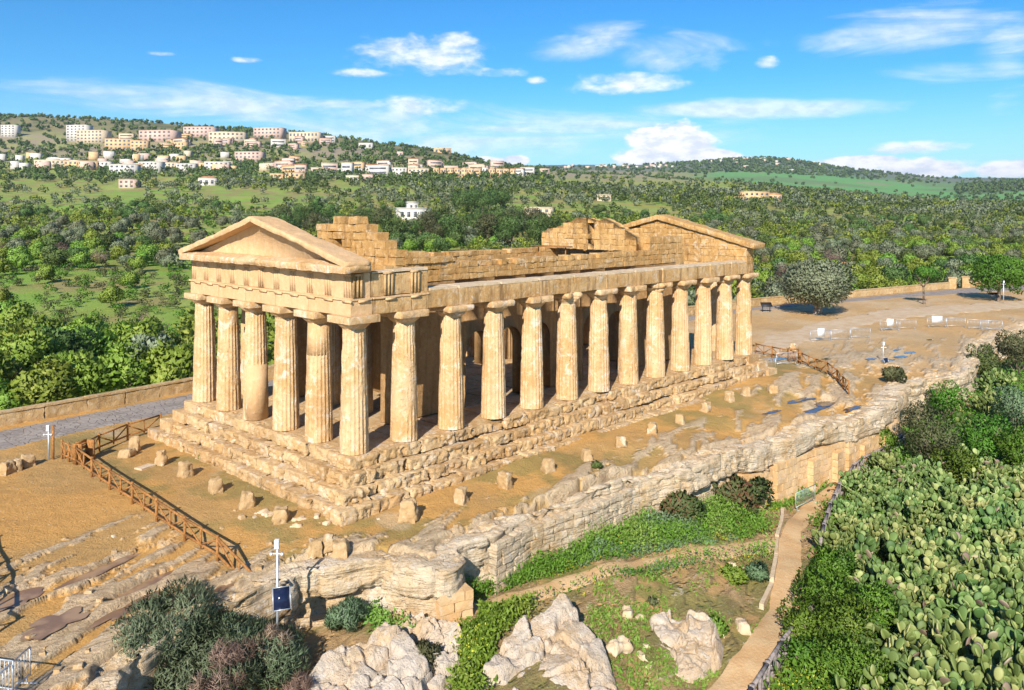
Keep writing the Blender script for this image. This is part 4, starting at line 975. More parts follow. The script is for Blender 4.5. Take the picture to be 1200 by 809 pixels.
for k, (px, py, brd, rz) in enumerate([(897, 437, 0, .5), (922, 428, 0, .4), (962, 400, 1, .1), (985, 399, 0, .1), (1008, 397, 0, .1), (1043, 388, 2, 0), (1062, 386, 0, 0), (1098, 384, 3, 0), (1120, 384, 0, 0), (1146, 386, 0, -.1), (1162, 388, 0, -.2)]):
    x, y, z, D = spot(px, py)
    if brd: lb = ['', 'steel barrier carrying the small tilted white notice, nearest the temple', 'steel barrier carrying a white notice in the middle of the plaza row', 'steel barrier carrying the largest white notice board of the row'][brd]
    else: lb = 'plain galvanised barrier in the row across the ochre plaza'
    r_ = barrier(x, y, RZB + rz, lb, 'steel', 2.3, 1.1, 'barriers across the plaza')
    if brd: sign_board(r_, (0, .75, .8, 1.25)[brd], (0, .85, .85, .8)[brd], .95)

def mast(x, y, h, label, solar=None, r=.045, wood=False):
    root = tag(empty('sensor_post', (x, y, gz(x, y)), RZB), label, 'post'); mb = MB(); V, F = tube((0, 0, -.3), (0, 0, h), r, r, 10); mb.add(V, F); mb.build('pole', M['steel'], root, True)
    mb = MB(); V, F = rough_box((0, -.06, h - .12), (.18, .15, .36), .1, 0, 1, 3, 0, .04, .02); mb.add(V, F); mb.build('housing', M['white'], root, True)
    mb = MB(); V, F = tube((-.2, -.05, h - .48), (.2, -.05, h - .48), .025); mb.add(V, F); mb.build('crossbar', M['white'], root, True)
    for sx in (-.2, .2): mb = MB(); V, F = box(sx, -.08, h - .48, .08, .12, .08); mb.add(V, F); mb.build('lamp_head', M['white'], root)
    if solar:
        z, wd, ht, ry = solar; mb = MB(); V, F = box(0, 0, 0, wd, .04, ht); mb.add(V, F); p_ = mb.build('solar_panel', M['darkpanel'], root); p_.location = (.2, -.16, z); p_.rotation_euler = (-.45, 0, ry)
        mb = MB()
        for a in (-1, 1):
            V, F = box(a * wd / 2, -.005, 0, .03, .05, ht + .03); mb.add(V, F); V, F = box(0, -.007, a * ht / 2, wd - .03, .05, .03); mb.add(V, F)
        mb.build('panel_frame', M['steel'], p_)
        mb = MB(); V, F = tube((0, 0, z), (.12, -.07, z), .025); mb.add(V, F); mb.build('bracket', M['steel'], root)
    if wood: mb = MB(); V, F = tube((.25, 0, -.3), (.25, 0, h + .02), .07); mb.add(V, F); mb.build('timber_post', M['wood'], root, True)
    return root
x, y = float(CAM[0] + 29.9 * (FW[0] - RT[0] * 275 / FOC)), float(CAM[1] + 29.9 * (FW[1] - RT[1] * 275 / FOC)); h0 = -.35 - gz(x, y); mast(x, y, h0, 'grey sensor post with a dark solar panel beside the tamarisk', (h0 - 2.05, .6, .75, .35))
x, y, z, D = spot(57, 539); mast(x, y, 1.9, 'white sensor post paired with a timber post at the road edge', wood=True)
x, y, z, D = spot(1035, 426); mast(x, y, 1.9, 'grey sensor post standing among the puddles of the plaza', (.2, .5, .6, .3))
x, y, z, D = spot(1176, 356); mast(x, y, 3.4, 'tall grey sensor post under the tree at the plaza end', r=.07)
x, y, z, D = spot(150, 470, 55); mast(x, y + 3, 2.2, 'white lamp post standing in the orchard behind the boundary wall')
# information boards
for px, py, lb in ((1164, 353, 'dark lectern panel on two legs under the tree at the plaza end'), (898, 366, 'small dark lectern panel in front of the big olive tree')):
    x, y, z, D = spot(px, py); root = tag(empty('information_panel', (x, y, z), RZB), lb, 'information panel')
    for sx in (-.5, .5): mb = MB(); V, F = box(sx, 0, .45, .09, .09, .95); mb.add(V, F); mb.build('leg', M['black'], root)
    mb = MB(); V, F = box(0, 0, 0, 1.5, .9, .05); mb.add(V, F); q = mb.build('panel', M['black'], root); q.location = (0, -.05, 1.0); q.rotation_euler = (.6, 0, 0)
x, y, z, D = spot(170, 549); mb = MB(); V, F = rough_box((0, 0, .04), (.95, .6, .1), .2, .008, 2, 3, 0, .03, .02); mb.add(V, F)
o = mb.build('ground_plaque', M['pale'], None, True, (x, y, z)); o.rotation_euler = (0, 0, .3); tag(o, 'flat pale stone plaque lying by the fallen blocks', 'plaque')

# ------------------------------------------------------------------ fallen blocks and boulders
def rock(name, x, y, s, seed, label, cat='stone block', group=None, mat='block', rz=None, sink=.12, amp=.10, res=.11, tilt=0.0, taper=.25):
    V, F = rough_box((0, 0, 0), s, res, amp, 2.2 / max(s), seed, 0, .12 * max(s), .07 * max(s), craggy=.13 * max(s))
    k = (V[:, 2] / s[2] + .5); V[:, 0] *= 1 - taper * k; V[:, 1] *= 1 - taper * k; V = V + [0, 0, s[2] / 2 - sink]
    mb = MB(); mb.add(V, F, .35 + .4 * fbm(V * .9 + seed, seed, 3)); o = mb.build(name, M[mat], None, True, (x, y, gz(x, y))); o.rotation_euler = (tilt, tilt * .5, rz if rz is not None else seed * 1.3)
    return tag(o, label, cat, group)
blk = [(158, 529, .8, 1.0, 'fallen upright block nearest the gate corner'), (149, 535, 1.2, .5, 'low elongated block leaning on the upright one near the gate'), (189, 545, .85, .95, 'brown-topped fallen block beside the flat plaque'), (217, 559, .9, .95, 'pointed fallen block between the plaque and the fence'),
       (253, 577, .95, .85, 'ochre fallen block with a pale foot in front of the facade'), (290, 594, 1.0, .85, 'squared grey-brown fallen block in front of the facade'), (329, 612, 1.0, .75, 'rounded fallen block among flat slabs by the near corner'),
       (479, 610, 1.15, 1.1, 'largest fallen block close to the near corner of the steps'), (540, 588, .95, .85, 'second fallen block along the long side from the near corner'), (592, 571, .95, .9, 'third fallen block along the long side from the near corner'), (642, 552, .9, .75, 'fourth fallen block along the long side from the near corner'),
       (687, 540, .85, .7, 'fifth fallen block along the long side, beside a green tuft'), (727, 523, .85, .7, 'sixth fallen block along the long side'), (764, 508, 1.0, .75, 'seventh fallen block along the long side'), (797, 497, .85, .7, 'eighth fallen block along the long side'), (827, 482, .95, .75, 'ninth fallen block along the long side'),
       (855, 470, .9, .8, 'tenth fallen block along the long side'), (874, 464, .9, .8, 'eleventh fallen block along the long side, nearest the rear corner'), (905, 460, 1.1, .7, 'fallen block lying beside the far end of the steps'), (929, 412, 1.0, 1.0, 'block with a square hole near the rear fence'), (893, 432, .8, .7, 'fallen block beside the start of the rear fence')]
for k, (px, py, wd, ht, lb) in enumerate(blk):
    x, y, z, D = spot(px, py); rock('stone_block', x, y, (wd * .85, wd * .75, ht * .85 + .12), 1000 + k, lb, group='fallen blocks round the temple', taper=.18 + .1 * (k % 3), amp=.07)
for k, (px, py, wd, lb) in enumerate([(8, 556, .9, 'tan rubble stone at the left edge of the photo by the road'), (20, 552, .7, 'dark rubble stone between two tan ones by the road'), (33, 547, .85, 'pale rubble stone nearest the white post'), (368, 655, .7, 'low brown stone at the fence end'), (384, 650, .6, 'tall brown stone beside the fence end'), (399, 655, 1.0, 'pale broken stone on the ledge by the fence end')]):
    x, y, z, D = spot(px, py); rock('rubble_stone', x, y, (wd, wd * .8, .75), 1100 + k, lb, 'stone', 'rubble at the fence ends')
for k, (px, py, wd) in enumerate([(350, 612), (372, 606), (345, 619), (380, 613), (315, 600), (300, 607)] and [(350, 609, .9), (372, 605, .7), (347, 617, .8), (384, 613, .7), (312, 603, 1.2)]):
    x, y, z, D = spot(px, py); rock('flat_slab', x, y, (wd, wd * .6, .25), 1150 + k, 'flat pale slab set in the turf near the temple corner', 'slab', 'flat slabs by the near corner', 'pale', sink=.16)

def boulder(name, top, base_z, seed, label, mat='boulder', res=.13, amp=.12, th=None):
    """a big rock: its upper outline given as ground-plan points with heights, walls flaring out to the base"""
    P = np.array(top, float); c = P.mean(0); n = 170
    d = np.concatenate([[0], np.cumsum(np.linalg.norm(np.diff(np.vstack([P, P[:1]]), axis=0)[:, :2], axis=1))]); s = np.linspace(0, d[-1], n, endpoint=False)
    Q = np.vstack([P, P[:1]]); ring = np.stack([np.interp(s, d, Q[:, i]) for i in range(3)], 1)
    rows = []
    for f in np.linspace(0.02, 1, 46): rows.append(c + (ring - c) * f)
    for f in np.linspace(.06, 1, 24):
        r = ring.copy(); out = (ring - c)[:, :2]; out = out / (np.linalg.norm(out, axis=1)[:, None] + 1e-6)
        r[:, 2] = ring[:, 2] + (base_z - ring[:, 2]) * f; r[:, :2] += out * (.35 * math.sin(f * 1.5) + .1 * f); rows.append(r)
    V = np.concatenate(rows); m_ = len(rows); i, j = np.meshgrid(np.arange(m_ - 1), np.arange(n), indexing='ij'); a = (i * n + j).ravel(); b_ = (i * n + (j + 1) % n).ravel()
    gs = np.random.default_rng(seed); lo3, hi3 = V.min(0), V.max(0); S_ = gs.uniform(lo3, hi3, (26, 3)); S_[:, 2] = gs.uniform(c[2] - 1.2, c[2] + .6, 26)
    Vw = V + .5 * np.stack([fbm(V * 1.1 + 7 * k, seed + 31 + k, 3) - .5 for k in range(3)], 1); dd = np.sqrt(((Vw[:, None] - S_[None]) ** 2).sum(2)); o_ = np.argsort(dd, 1); near_ = o_[:, 0]; gap_ = np.take_along_axis(dd, o_[:, 1:2], 1)[:, 0] - np.take_along_axis(dd, o_[:, :1], 1)[:, 0]
    tl = gs.normal(size=(26, 2)) * .16; V = V.copy(); rel_ = V - S_[near_]; V[:, 2] += gs.uniform(-.16, .14, 26)[near_] + (rel_[:, :2] * tl[near_]).sum(1) - .16 * sstep(.09 - gap_, 0, .08)
    D = np.stack([fbm(V * .8 + 13.1 * k, seed + k, 5, .6) - .5 for k in range(3)], 1); cr = np.abs(fbm(V * .45 + 3, seed + 9, 3) - .5) * 2
    V = V + D * amp * 2.2; V[:, 2] -= sstep(.10 - cr, 0, .1) * .22 + .10 * sstep(fbm(V * 2.2, seed + 5, 3), .55, .68)
    o3 = np.array([c[0], c[1], base_z]); mb = MB(); mb.add(V - o3, np.stack([a, a + n, b_ + n, b_], 1)[:, ::-1], .35 + .4 * fbm(V * .7, seed, 3))
    return tag(mb.build(name, M[mat], None, True, tuple(o3)), label, 'boulder')
def TP(*pts): return [U(px, py, z) + (z,) for px, py, z in pts]
boulder('boulder', TP((352, 806, -4.7), (378, 772, -4.4), (432, 742, -4.0), (450, 727, -3.9), (470, 735, -4.0), (502, 768, -4.3), (492, 790, -4.6), (500, 830, -5.0), (400, 850, -5.2)), -6.0, 1201, 'broad pale boulder with an orange stain, beside the tamarisk')
boulder('boulder', TP((462, 728, -4.2), (482, 712, -4.0), (512, 716, -4.0), (540, 733, -4.1), (537, 748, -4.4), (520, 760, -4.7), (488, 757, -4.7), (475, 742, -4.5)), -5.6, 1203, 'rounded grey boulder below the ashlar pier', amp=.10)
boulder('boulder', TP((490, 786, -4.9), (505, 772, -4.8), (543, 758, -4.6), (547, 778, -4.9), (530, 806, -5.3), (505, 830, -5.5), (480, 815, -5.3)), -6.2, 1205, 'lower grey boulder behind a tuft, in front of the rounded one', amp=.10)
boulder('boulder', TP((566, 790, -5.0), (592, 752, -4.6), (628, 716, -4.1), (655, 696, -3.8), (674, 700, -3.9), (680, 720, -4.3), (702, 745, -4.8), (718, 790, -5.4), (735, 830, -5.8), (640, 850, -5.9), (560, 830, -5.6)), -6.8, 1207, 'largest steep pale boulder with dark cracks at the bottom centre', amp=.14)
boulder('boulder', TP((762, 722, -5.4), (785, 712, -5.2), (832, 715, -5.2), (840, 735, -5.4), (838, 760, -5.8), (805, 792, -6.3), (778, 780, -6.2), (772, 750, -5.8)), -7.0, 1209, 'knobbly pale boulder between the big boulder and the footpath', amp=.15)
boulder('boulder', TP((898, 780, -6.4), (930, 772, -6.3), (945, 785, -6.5), (935, 803, -6.7), (905, 800, -6.7)), -7.4, 1211, 'small pale boulder beyond the log railing in the lower right', amp=.12)
for k, (px, py, wd) in enumerate([(725, 766, 1.3), (752, 772, .6), (757, 758, .4), (735, 722, .9), (712, 728, .35), (722, 716, .3), (872, 670, .5), (858, 664, .6), (870, 738, 1.0), (760, 785, .4), (770, 705, .3), (846, 745, .5), (748, 725, .5)]):
    x, y, z, D = spot(px, py); rock('loose_stone', x, y, (wd, wd * .6, wd * .45), 1300 + k, 'loose pale stone lying on the slope below the cliff', 'stone', 'loose stones on the slope', 'pale', sink=.1)
r2 = random.Random(5)
for k in range(46):
    px, py = r2.uniform(0, 330), r2.uniform(600, 800); q = r2.uniform(.15, .45)
    if py > 690 and px > 120: continue
    x, y, z, D = spot(px, py); rock('loose_stone', x, y, (q, q * .8, q * .5), 1400 + k, 'small pale stone lying on the ochre bedrock terrace', 'stone', 'small stones on the terrace', 'block', sink=.07, res=.08, amp=.03)
for k in range(60):
    px, py = r2.uniform(200, 900), r2.uniform(520, 660); q = r2.uniform(.10, .28)
    x, y, z, D = spot(px, py)
    if not (-7 < x < 45 and -7 < y < -2.6) and not (-7 < x < -2.6): continue
    rock('loose_stone', x, y, (q, q * .8, q * .5), 1500 + k, 'small stone lying on the turf between steps and cliff', 'stone', 'small stones on the turf', 'block', sink=.05, res=.08, amp=.03)

# ------------------------------------------------------------------ plants
def leaves(cen, rad, n, size, aspect, seed, shell=.66, up=.25, out=.8, flatz=1.0):
    """n leaf-sized faces spread through clumps (centres, radii)"""
    g = np.random.default_rng(seed); cen = np.asarray(cen, float); rad = np.asarray(rad, float); p = rad ** 2 / (rad ** 2).sum(); k = g.choice(len(cen), n, p=p)
    d = g.normal(size=(n, 3)); d /= np.linalg.norm(d, axis=1)[:, None]
    r = (shell + (1 - shell) * g.random(n) ** .6) * rad[k]
    P = cen[k] + d * r[:, None] * np.array([1, 1, flatz])
    a = d * out + g.normal(size=(n, 3)) * .6 + [0, 0, up]; a /= np.linalg.norm(a, axis=1)[:, None]
    b = np.cross(a, g.normal(size=(n, 3))); b /= np.linalg.norm(b, axis=1)[:, None] + 1e-9
    L = size * g.uniform(.6, 1.35, n)[:, None]; Wd = L * aspect
    nn_ = np.cross(a, b) * L * .12
    V = np.stack([P - a * L * .5, P + b * Wd * .5 + nn_, P + a * L * .5, P - b * Wd * .5 + nn_], 1).reshape(-1, 3)
    cr = g.random(len(cen)); rn = np.clip(.5 * cr[k] + .5 * g.random(n), 0, 1)
    mid = (cen * p[:, None]).sum(0); o2 = P - mid; o2 /= np.linalg.norm(o2, axis=1)[:, None] + 1e-6
    return V, np.arange(4 * n).reshape(n, 4), np.repeat(rn, 4), np.repeat(d * .6 + o2 * .4, 4, 0)
def leaf_add(mb, L, jit=.35, tone=None):
    V, F, a, N = L; q = V.reshape(-1, 4, 3); gn = np.cross(q[:, 2] - q[:, 0], q[:, 3] - q[:, 1]); gn /= np.linalg.norm(gn, axis=1)[:, None] + 1e-9; o = N[::4]
    fl = (gn * o).sum(1) < 0; q = q.copy(); q[fl] = q[fl][:, ::-1]; gn[fl] *= -1
    nn = o + gn * jit; nn /= np.linalg.norm(nn, axis=1)[:, None] + 1e-9
    mb.add(q.reshape(-1, 3), F, a if tone is None else np.clip(a * .8 + tone, 0, 1), np.repeat(nn, 4, 0))
def clumps(n, rx, rz, cz, seed, rmin=.30, rmax=.48, low=-.7):
    g = np.random.default_rng(seed); out = []
    while len(out) < n:
        d = g.normal(size=3); d /= np.linalg.norm(d); q = g.uniform(.40, .74)
        if d[2] < low: continue
        out.append((d[0] * rx * q, d[1] * rx * q * g.uniform(.8, 1.1), cz + d[2] * rz * q))
    return np.array(out), g.uniform(rmin, rmax, n) * rx
def trunk_mesh(h, r, seed, limbs=5, spread=1.2, mat='trunk', top=1.9):
    g = random.Random(seed); mb = MB(); p = np.array([0, 0, -.3]); rr = r; pts = [p]
    for k in range(3):
        q = pts[-1] + [g.uniform(-.12, .12), g.uniform(-.12, .12), (h + .3) / 3]; V, F = tube(pts[-1], q, rr * (1.25 if k == 0 else 1), rr * .85, 9); mb.add(V, F); rr *= .85; pts.append(q)
    for k in range(limbs):
        a = k * 2.4 + g.random(); m_ = pts[-1] + [math.cos(a) * spread * .45, math.sin(a) * spread * .45, top * .4]; e = m_ + [math.cos(a) * spread * .5, math.sin(a) * spread * .5, top * .5]
        V, F = tube(pts[-1] - [0, 0, .1], m_, rr * .7, rr * .45, 7); mb.add(V, F); V, F = tube(m_, e, rr * .45, rr * .15, 6); mb.add(V, F)
    return mb.mesh('trunk', M[mat], True)
def crown_mesh(mat, nclump, rx, rz, cz, n, size, aspect, seed, **kw):
    c, r = clumps(nclump, rx, rz, cz, seed, **kw); mb = MB(); leaf_add(mb, leaves(c, r, n, size, aspect, seed)); return mb.mesh('crown', M[mat])
PROTO = {}
def proto_tree(kind, lab, cat, mat, th, tr, rx, rz, cz, n, size, k, asp=.55, ncl=16, tmat='trunk', **kw):
    c = crown_mesh(mat, ncl, rx, rz, cz, n, size, asp, 2000 + k * 17, **kw); t_ = trunk_mesh(th, tr, 2100 + k, spread=rx * .7, top=max(.8, cz - th + .3), mat=tmat)
    PROTO.setdefault(kind, []).append((t_, c, lab, cat, rx))
for k in range(4): proto_tree('olive_tree', 'grey-green olive tree with a rounded crown in the orchard valley', 'tree', 'olive', 1.1, .22, 2.6, 1.9, 2.5, 2600, .38, k)
for k in range(4): proto_tree('almond_tree', 'bright green almond tree in new leaf in the orchard valley', 'tree', 'almond', 1.0, .16, 2.5, 1.8, 2.4, 2400, .40, 10 + k)
for k in range(3): proto_tree('carob_tree', 'dark green dense carob tree in the orchard valley', 'tree', 'carob', .9, .25, 3.0, 2.2, 2.5, 2600, .40, 20 + k)
for k in range(2): proto_tree('bare_tree', 'pinkish grey leafless tree among the orchard greenery', 'tree', 'dryleaf', 1.2, .14, 2.2, 2.0, 2.8, 900, .5, 30 + k, asp=.10)
def plant_tree(kind, x, y, s, rz, label=None, group=None, variant=None, parts=True, z=None):
    t_, c, lab, cat, _ = PROTO[kind][variant if variant is not None else random.randrange(len(PROTO[kind]))]
    z = gz(x, y) - .05 if z is None else z
    if not parts:
        o = obj(kind, c, None, (x, y, z), rz, (s, s, s)); return tag(o, label or lab, cat, group)
    root = tag(empty(kind, (x, y, z), rz), label or lab, cat, group); root.scale = (s, s, s)
    obj('trunk', t_, root); obj('crown', c, root)
    return root
SIL = [(180, 512), (222, 345), (209, 298), (294, 254), (380, 262), (470, 300), (640, 275), (778, 252), (890, 286), (883, 430), (400, 600)]
def proj(x, y, z):
    d = np.array([x, y, z]) - CAM; D = d @ FW; return 600 + FOC * (d @ RT) / D, HY - FOC * d[2] / D, D
cand = []; rr = np.random.default_rng(77)
ul, dl_ = -1.0, 62.0
while dl_ < 1250:
    sp = 5.1 + dl_ * .0075
    for u in np.arange(-.98, .98, sp / dl_):
        D = dl_ + rr.uniform(-.42, .42) * sp; uu = u + rr.uniform(-.42, .42) * sp / dl_
        cand.append((D, uu, rr.random(), rr.random(), rr.uniform(.72, 1.25)))
    dl_ += sp
cand = np.array(cand); CX = CAM[0] + cand[:, 0] * (FW[0] + RT[0] * cand[:, 1]); CY = CAM[1] + cand[:, 0] * (FW[1] + RT[1] * cand[:, 1])
CZ, ci = ground_z(CX, CY, True); PX = 600 + FOC * cand[:, 1]
dens = fbm2(CX, CY, .016, 301, 3); dens2 = fbm2(CX, CY, .05, 303, 3)
right = sstep(PX, 560, 860); Dc = cand[:, 0]
th_ = np.where(Dc < 105, .08, .44 + .10 * sstep(Dc, 200, 330) - .15 * right + .05 * sstep(Dc, 320, 480) * right * (1 - sstep(Dc, 420, 620)) - .07 * sstep(Dc, 540, 620) * (1 - right))
town = (Dc > 860) & (PX < 640)
ok = ci['north'] & (ci['dn'] > 3.5) & (np.where(Dc < 300, .25 * dens + .75 * dens2, dens * .6 + dens2 * .4) > th_ + (cand[:, 2] - .5) * .16) & ~(town & (cand[:, 2] < .45))
brown = (Dc > 900) & (PX > 630) & (PX < 860); ok &= ~(brown & (cand[:, 2] < .72))
fld = (PX < 260) & (Dc > 560) & (Dc < 800); ok &= ~(fld & (cand[:, 2] < .35))
mixn = fbm2(CX, CY, .03, 311, 3) + (cand[:, 3] - .5) * .45
rec = []
for i_ in np.nonzero(ok)[0]:
    m_ = mixn[i_]; kind = 'olive_tree' if m_ < .47 else 'almond_tree' if m_ < .70 else 'carob_tree'
    if Dc[i_] > 380 and kind == 'almond_tree' and cand[i_, 2] < .6: kind = 'carob_tree'
    if Dc[i_] < 112 and PX[i_] < 260 and cand[i_, 2] < .72: kind = 'almond_tree'
    if kind == 'carob_tree' and Dc[i_] < 420 and cand[i_, 2] < .5: kind = 'almond_tree' if cand[i_, 2] < .3 else 'olive_tree'
    if cand[i_, 3] > .968 and Dc[i_] < 300: kind = 'bare_tree'
    h_ = HY - FOC * (CZ[i_] + 2.6 - CAM[2]) / Dc[i_]
    hid = inpoly(np.array([PX[i_]]), np.array([h_]), SIL)[0] or not (-25 < PX[i_] < 1225)
    rec.append((Dc[i_], kind, i_, hid))
rec.sort(); left_ = {'olive_tree': 230, 'almond_tree': 230, 'carob_tree': 130, 'bare_tree': 40}; GRP = {'olive_tree': 'olive trees of the valley orchard', 'almond_tree': 'almond trees of the valley orchard', 'carob_tree': 'carob trees of the valley orchard', 'bare_tree': 'bare trees of the valley orchard'}
far_rec = []
for D, kind, i_, hid in rec:
    if hid or left_[kind] <= 0: far_rec.append((D, kind, i_)); continue
    left_[kind] -= 1
    plant_tree(kind, CX[i_], CY[i_], cand[i_, 4] * (1.12 if D < 120 else 1.0), cand[i_, 3] * 6.3, None, GRP[kind], parts=D < 150, z=CZ[i_] - .05)
def mass(name, mat, items, label, seed):
    g = np.random.default_rng(seed); mb = MB(); cs = []; rs = []; sz = []
    for x, y, z, s, D in items:
        n = int(np.clip(9000 / D, 5, 26)); d = g.normal(size=(n, 3)); d /= np.linalg.norm(d, axis=1)[:, None]
        c = np.array([x, y, z + 2.3 * s]) + d * np.array([1.45, 1.45, .9]) * s; q = int(np.clip(34000 / D, 34, 190)); k = g.integers(0, n, q)
        leaf_add(mb, leaves(c, np.full(n, 1.2 * s), q, max(.5, D / 560.0) * min(s * 1.25, 1.5), .7, int(g.integers(1e9))), .35, g.uniform(-.1, .25))
    return tag(mb.build(name, M[mat]), label, kind='stuff')
for kind, mat, lb in (('olive_tree', 'olive', 'far olive trees covering the valley and lower slopes'), ('almond_tree', 'almond', 'far light green trees covering the valley'), ('carob_tree', 'carob', 'far dark trees covering the valley and the foot of the hills')):
    it = [(CX[i_], CY[i_], CZ[i_], cand[i_, 4] * (1 + .25 * (D > 500)), D) for D, k_, i_ in far_rec if k_ == kind or (k_ == 'bare_tree' and kind == 'olive_tree')]
    mass('distant_orchard', mat, it, lb, 5)
it = []; g = np.random.default_rng(19)
for k in range(5200):
    D = g.uniform(95, 430) ; u = g.uniform(-.75, .75); x, y = CAM[0] + D * (FW[0] + RT[0] * u), CAM[1] + D * (FW[1] + RT[1] * u); it.append((x, y, D, g.uniform(.18, .5)))
zz, ii_ = ground_z(np.array([i_[0] for i_ in it]), np.array([i_[1] for i_ in it]), True); kp_ = ii_['north'] & (ii_['dn'] > 4)
mass('scrub', 'shrub', [(a, b_, z, s_, D * 2.2) for (a, b_, D, s_), z, q in zip(it, zz, kp_) if q and D > 0][::2], 'low green scrub growing between the orchard trees', 15)
mass('scrub', 'brownshrub', [(a, b_, z, s_, D * 2.2) for (a, b_, D, s_), z, q in zip(it, zz, kp_) if q and D > 0][1::2], 'low brownish scrub growing between the orchard trees', 16)
# scrub and trees on the hills and round the town
it = []; g = np.random.default_rng(9)
for k in range(6500):
    D = math.exp(g.uniform(math.log(880 if k % 2 else 1400), math.log(1800 if k % 2 else 3600))); px = g.uniform(-60, 1260); u = (px - 600) / FOC; x, y = CAM[0] + D * (FW[0] + RT[0] * u), CAM[1] + D * (FW[1] + RT[1] * u)
    q = fbm2(np.array([x]), np.array([y]), .006, 331, 3)[0]
    if px > 640 and D < 1500 and g.random() < .85: continue
    if px > 800 and D > 1500 and D < 2600 and px < 1120 and g.random() < .75: continue
    if q + g.uniform(-.2, .2) < .44: continue
    it.append((x, y, D, g.uniform(1.0, 1.9)))
for k in range(900):                                    # the far hilltop and its flanks
    D = g.uniform(2650, 3600); px = g.gauss(890, 75) if False else float(np.clip(g.normal(890, 80), 700, 1120)); u = (px - 600) / FOC; it.append((CAM[0] + D * (FW[0] + RT[0] * u), CAM[1] + D * (FW[1] + RT[1] * u), D, g.uniform(1.2, 2.4)))
for k in range(620):                                    # belts of trees through the town
    px = g.uniform(-40, 650); py = g.choice([g.uniform(200, 214), g.uniform(168, 188), g.uniform(186, 200)], p=[.55, .3, .15]) + max(0, px - 380) * .02; X_, Y_, Z_, D_s = spot(px, py, 600, 1700); it.append((X_, Y_, D_s, g.uniform(1.2, 2.3)))
for k in range(900):                                    # wooded ridge on the far right
    D = g.uniform(1900, 2450); px = g.uniform(1120, 1300); u = (px - 600) / FOC; it.append((CAM[0] + D * (FW[0] + RT[0] * u), CAM[1] + D * (FW[1] + RT[1] * u), D, g.uniform(1.3, 2.0)))
Z = ground_z(np.array([i_[0] for i_ in it]), np.array([i_[1] for i_ in it])); mass('hillside_trees', 'carob', [(a, b_, z, s, D) for (a, b_, D, s), z in zip(it, Z)], 'dark far trees and scrub dotting the town hill and far hills', 6)

# singled-out trees
def special(kind, px, py, s, label, cat='tree', crown=None, mat='carob', th=1.6, tr=.3, tmat='trunk', dmin=20, xyz=None):
    x, y, z, D = spot(px, py, dmin) if xyz is None else xyz
    rx, rz, cz, n, size, asp, ncl = crown
    root = tag(empty(kind, (x, y, z - .05), px * .7), label, cat); root.scale = (s, s, s)
    obj('trunk', trunk_mesh(th, tr, int(px), 6, rx * .7, tmat, max(.8, cz - th + .4)), root); obj('crown', crown_mesh(mat, ncl, rx, rz, cz, n, size, asp, int(px * 3)), root); return root
special('olive_tree', 958, 369, 1.0, 'big solitary olive tree with a twisted pale trunk on the plaza', crown=(5.0, 3.1, 4.1, 17000, .36, .5, 44), mat='olive', th=1.5, tr=.75, tmat='palebark')
special('small_tree', 1083, 357, 1.0, 'small leaning green tree with a thin bare trunk on the plaza', crown=(2.0, 1.1, 4.4, 1500, .3, .5, 9), mat='shrub', th=2.6, tr=.2)
special('plaza_tree', 1170, 353, 1.0, 'broad green tree shading the panel at the right end of the plaza', crown=(4.2, 2.6, 4.2, 9000, .38, .5, 30), mat='shrub', th=1.9, tr=.35)
for k, (px, py, s) in enumerate([(372, 258, 1.0), (364, 262, .8)]): special('cypress_tree', px, py, s, ['dark upright cypress behind the ruined gable, the taller one', 'shorter dark cypress beside the taller cypress'][k], crown=(2.4, 5.2, 6.2, 1300, .8, .5, 22), mat='carob', th=1.2, dmin=150)
gp = random.Random(3); kpine = crown_mesh('carob', 18, 4.2, 3.9, 5.6, 1500, .72, .3, 555); kp2 = crown_mesh('brownshrub', 18, 4.0, 4.2, 5.4, 1500, .72, .25, 556); ktr = trunk_mesh(2.4, .35, 5, 5, 2.2, 'trunk', 2.5)
for k in range(58):
    px = gp.uniform(455, 655) if k < 40 else gp.uniform(300, 460); py = gp.uniform(268, 292) if k < 40 else gp.uniform(262, 285); x, y, z, D = spot(px, py, 150)
    root = tag(empty('casuarina_tree', (x, y, z), gp.uniform(0, 6)), 'tall dark feathery tree in the wood behind the temple roof', 'tree', 'dark wood behind the temple'); s = gp.uniform(.7, 1.15); root.scale = (s, s, s * 1.05); obj('trunk', ktr, root); obj('crown', kpine if k % 3 else kp2, root)
for k in range(14):
    px = gp.uniform(535, 600); py = gp.uniform(244, 254); x, y, z, D = spot(px, py, 200)
    root = tag(empty('pine_tree', (x, y, z), gp.uniform(0, 6)), 'umbrella pine with a bare trunk in the grove by the tan house', 'tree', 'pine grove beyond the orchard'); root.scale = (1.15, 1.15, 1.3); obj('trunk', ktr, root); obj('crown', kpine, root)

# bushes: leaf clouds down to the ground, some with stems
def bush(px, py, zc, rx, rz, mat, label, n=2600, size=.16, asp=.4, name='shrub', cat='shrub', group=None, ncl=18, seed=0, low=-.25, xy=None, up=.25):
    x, y = xy if xy else U(px, py, zc); z = gz(x, y); h = max(zc - z, rz * .45)
    top = h + rz * .75; rzz = max(top * .5, rz * .6); c, r = clumps(ncl, rx, rzz, top * .5, 3000 + seed, low=-.9, rmin=.24, rmax=.44)
    root = tag(empty(name, (x, y, z)), label, cat, group)
    mb = MB(); L_ = leaves(c, r, n, size, asp, 3100 + seed, up=up); L_[0][:, 2] = np.maximum(L_[0][:, 2], -.05); leaf_add(mb, L_); mb.build('foliage', M[mat], root)
    mb = MB(); g = random.Random(seed)
    for k in range(9):
        q = c[k % len(c)]; V, F = tube((g.uniform(-.15, .15), g.uniform(-.15, .15), -.15), q, .05 * rx ** .5, .015, 6); mb.add(V, F)
    mb.build('stems', M['trunk'], root, True)
    return root
k = 0
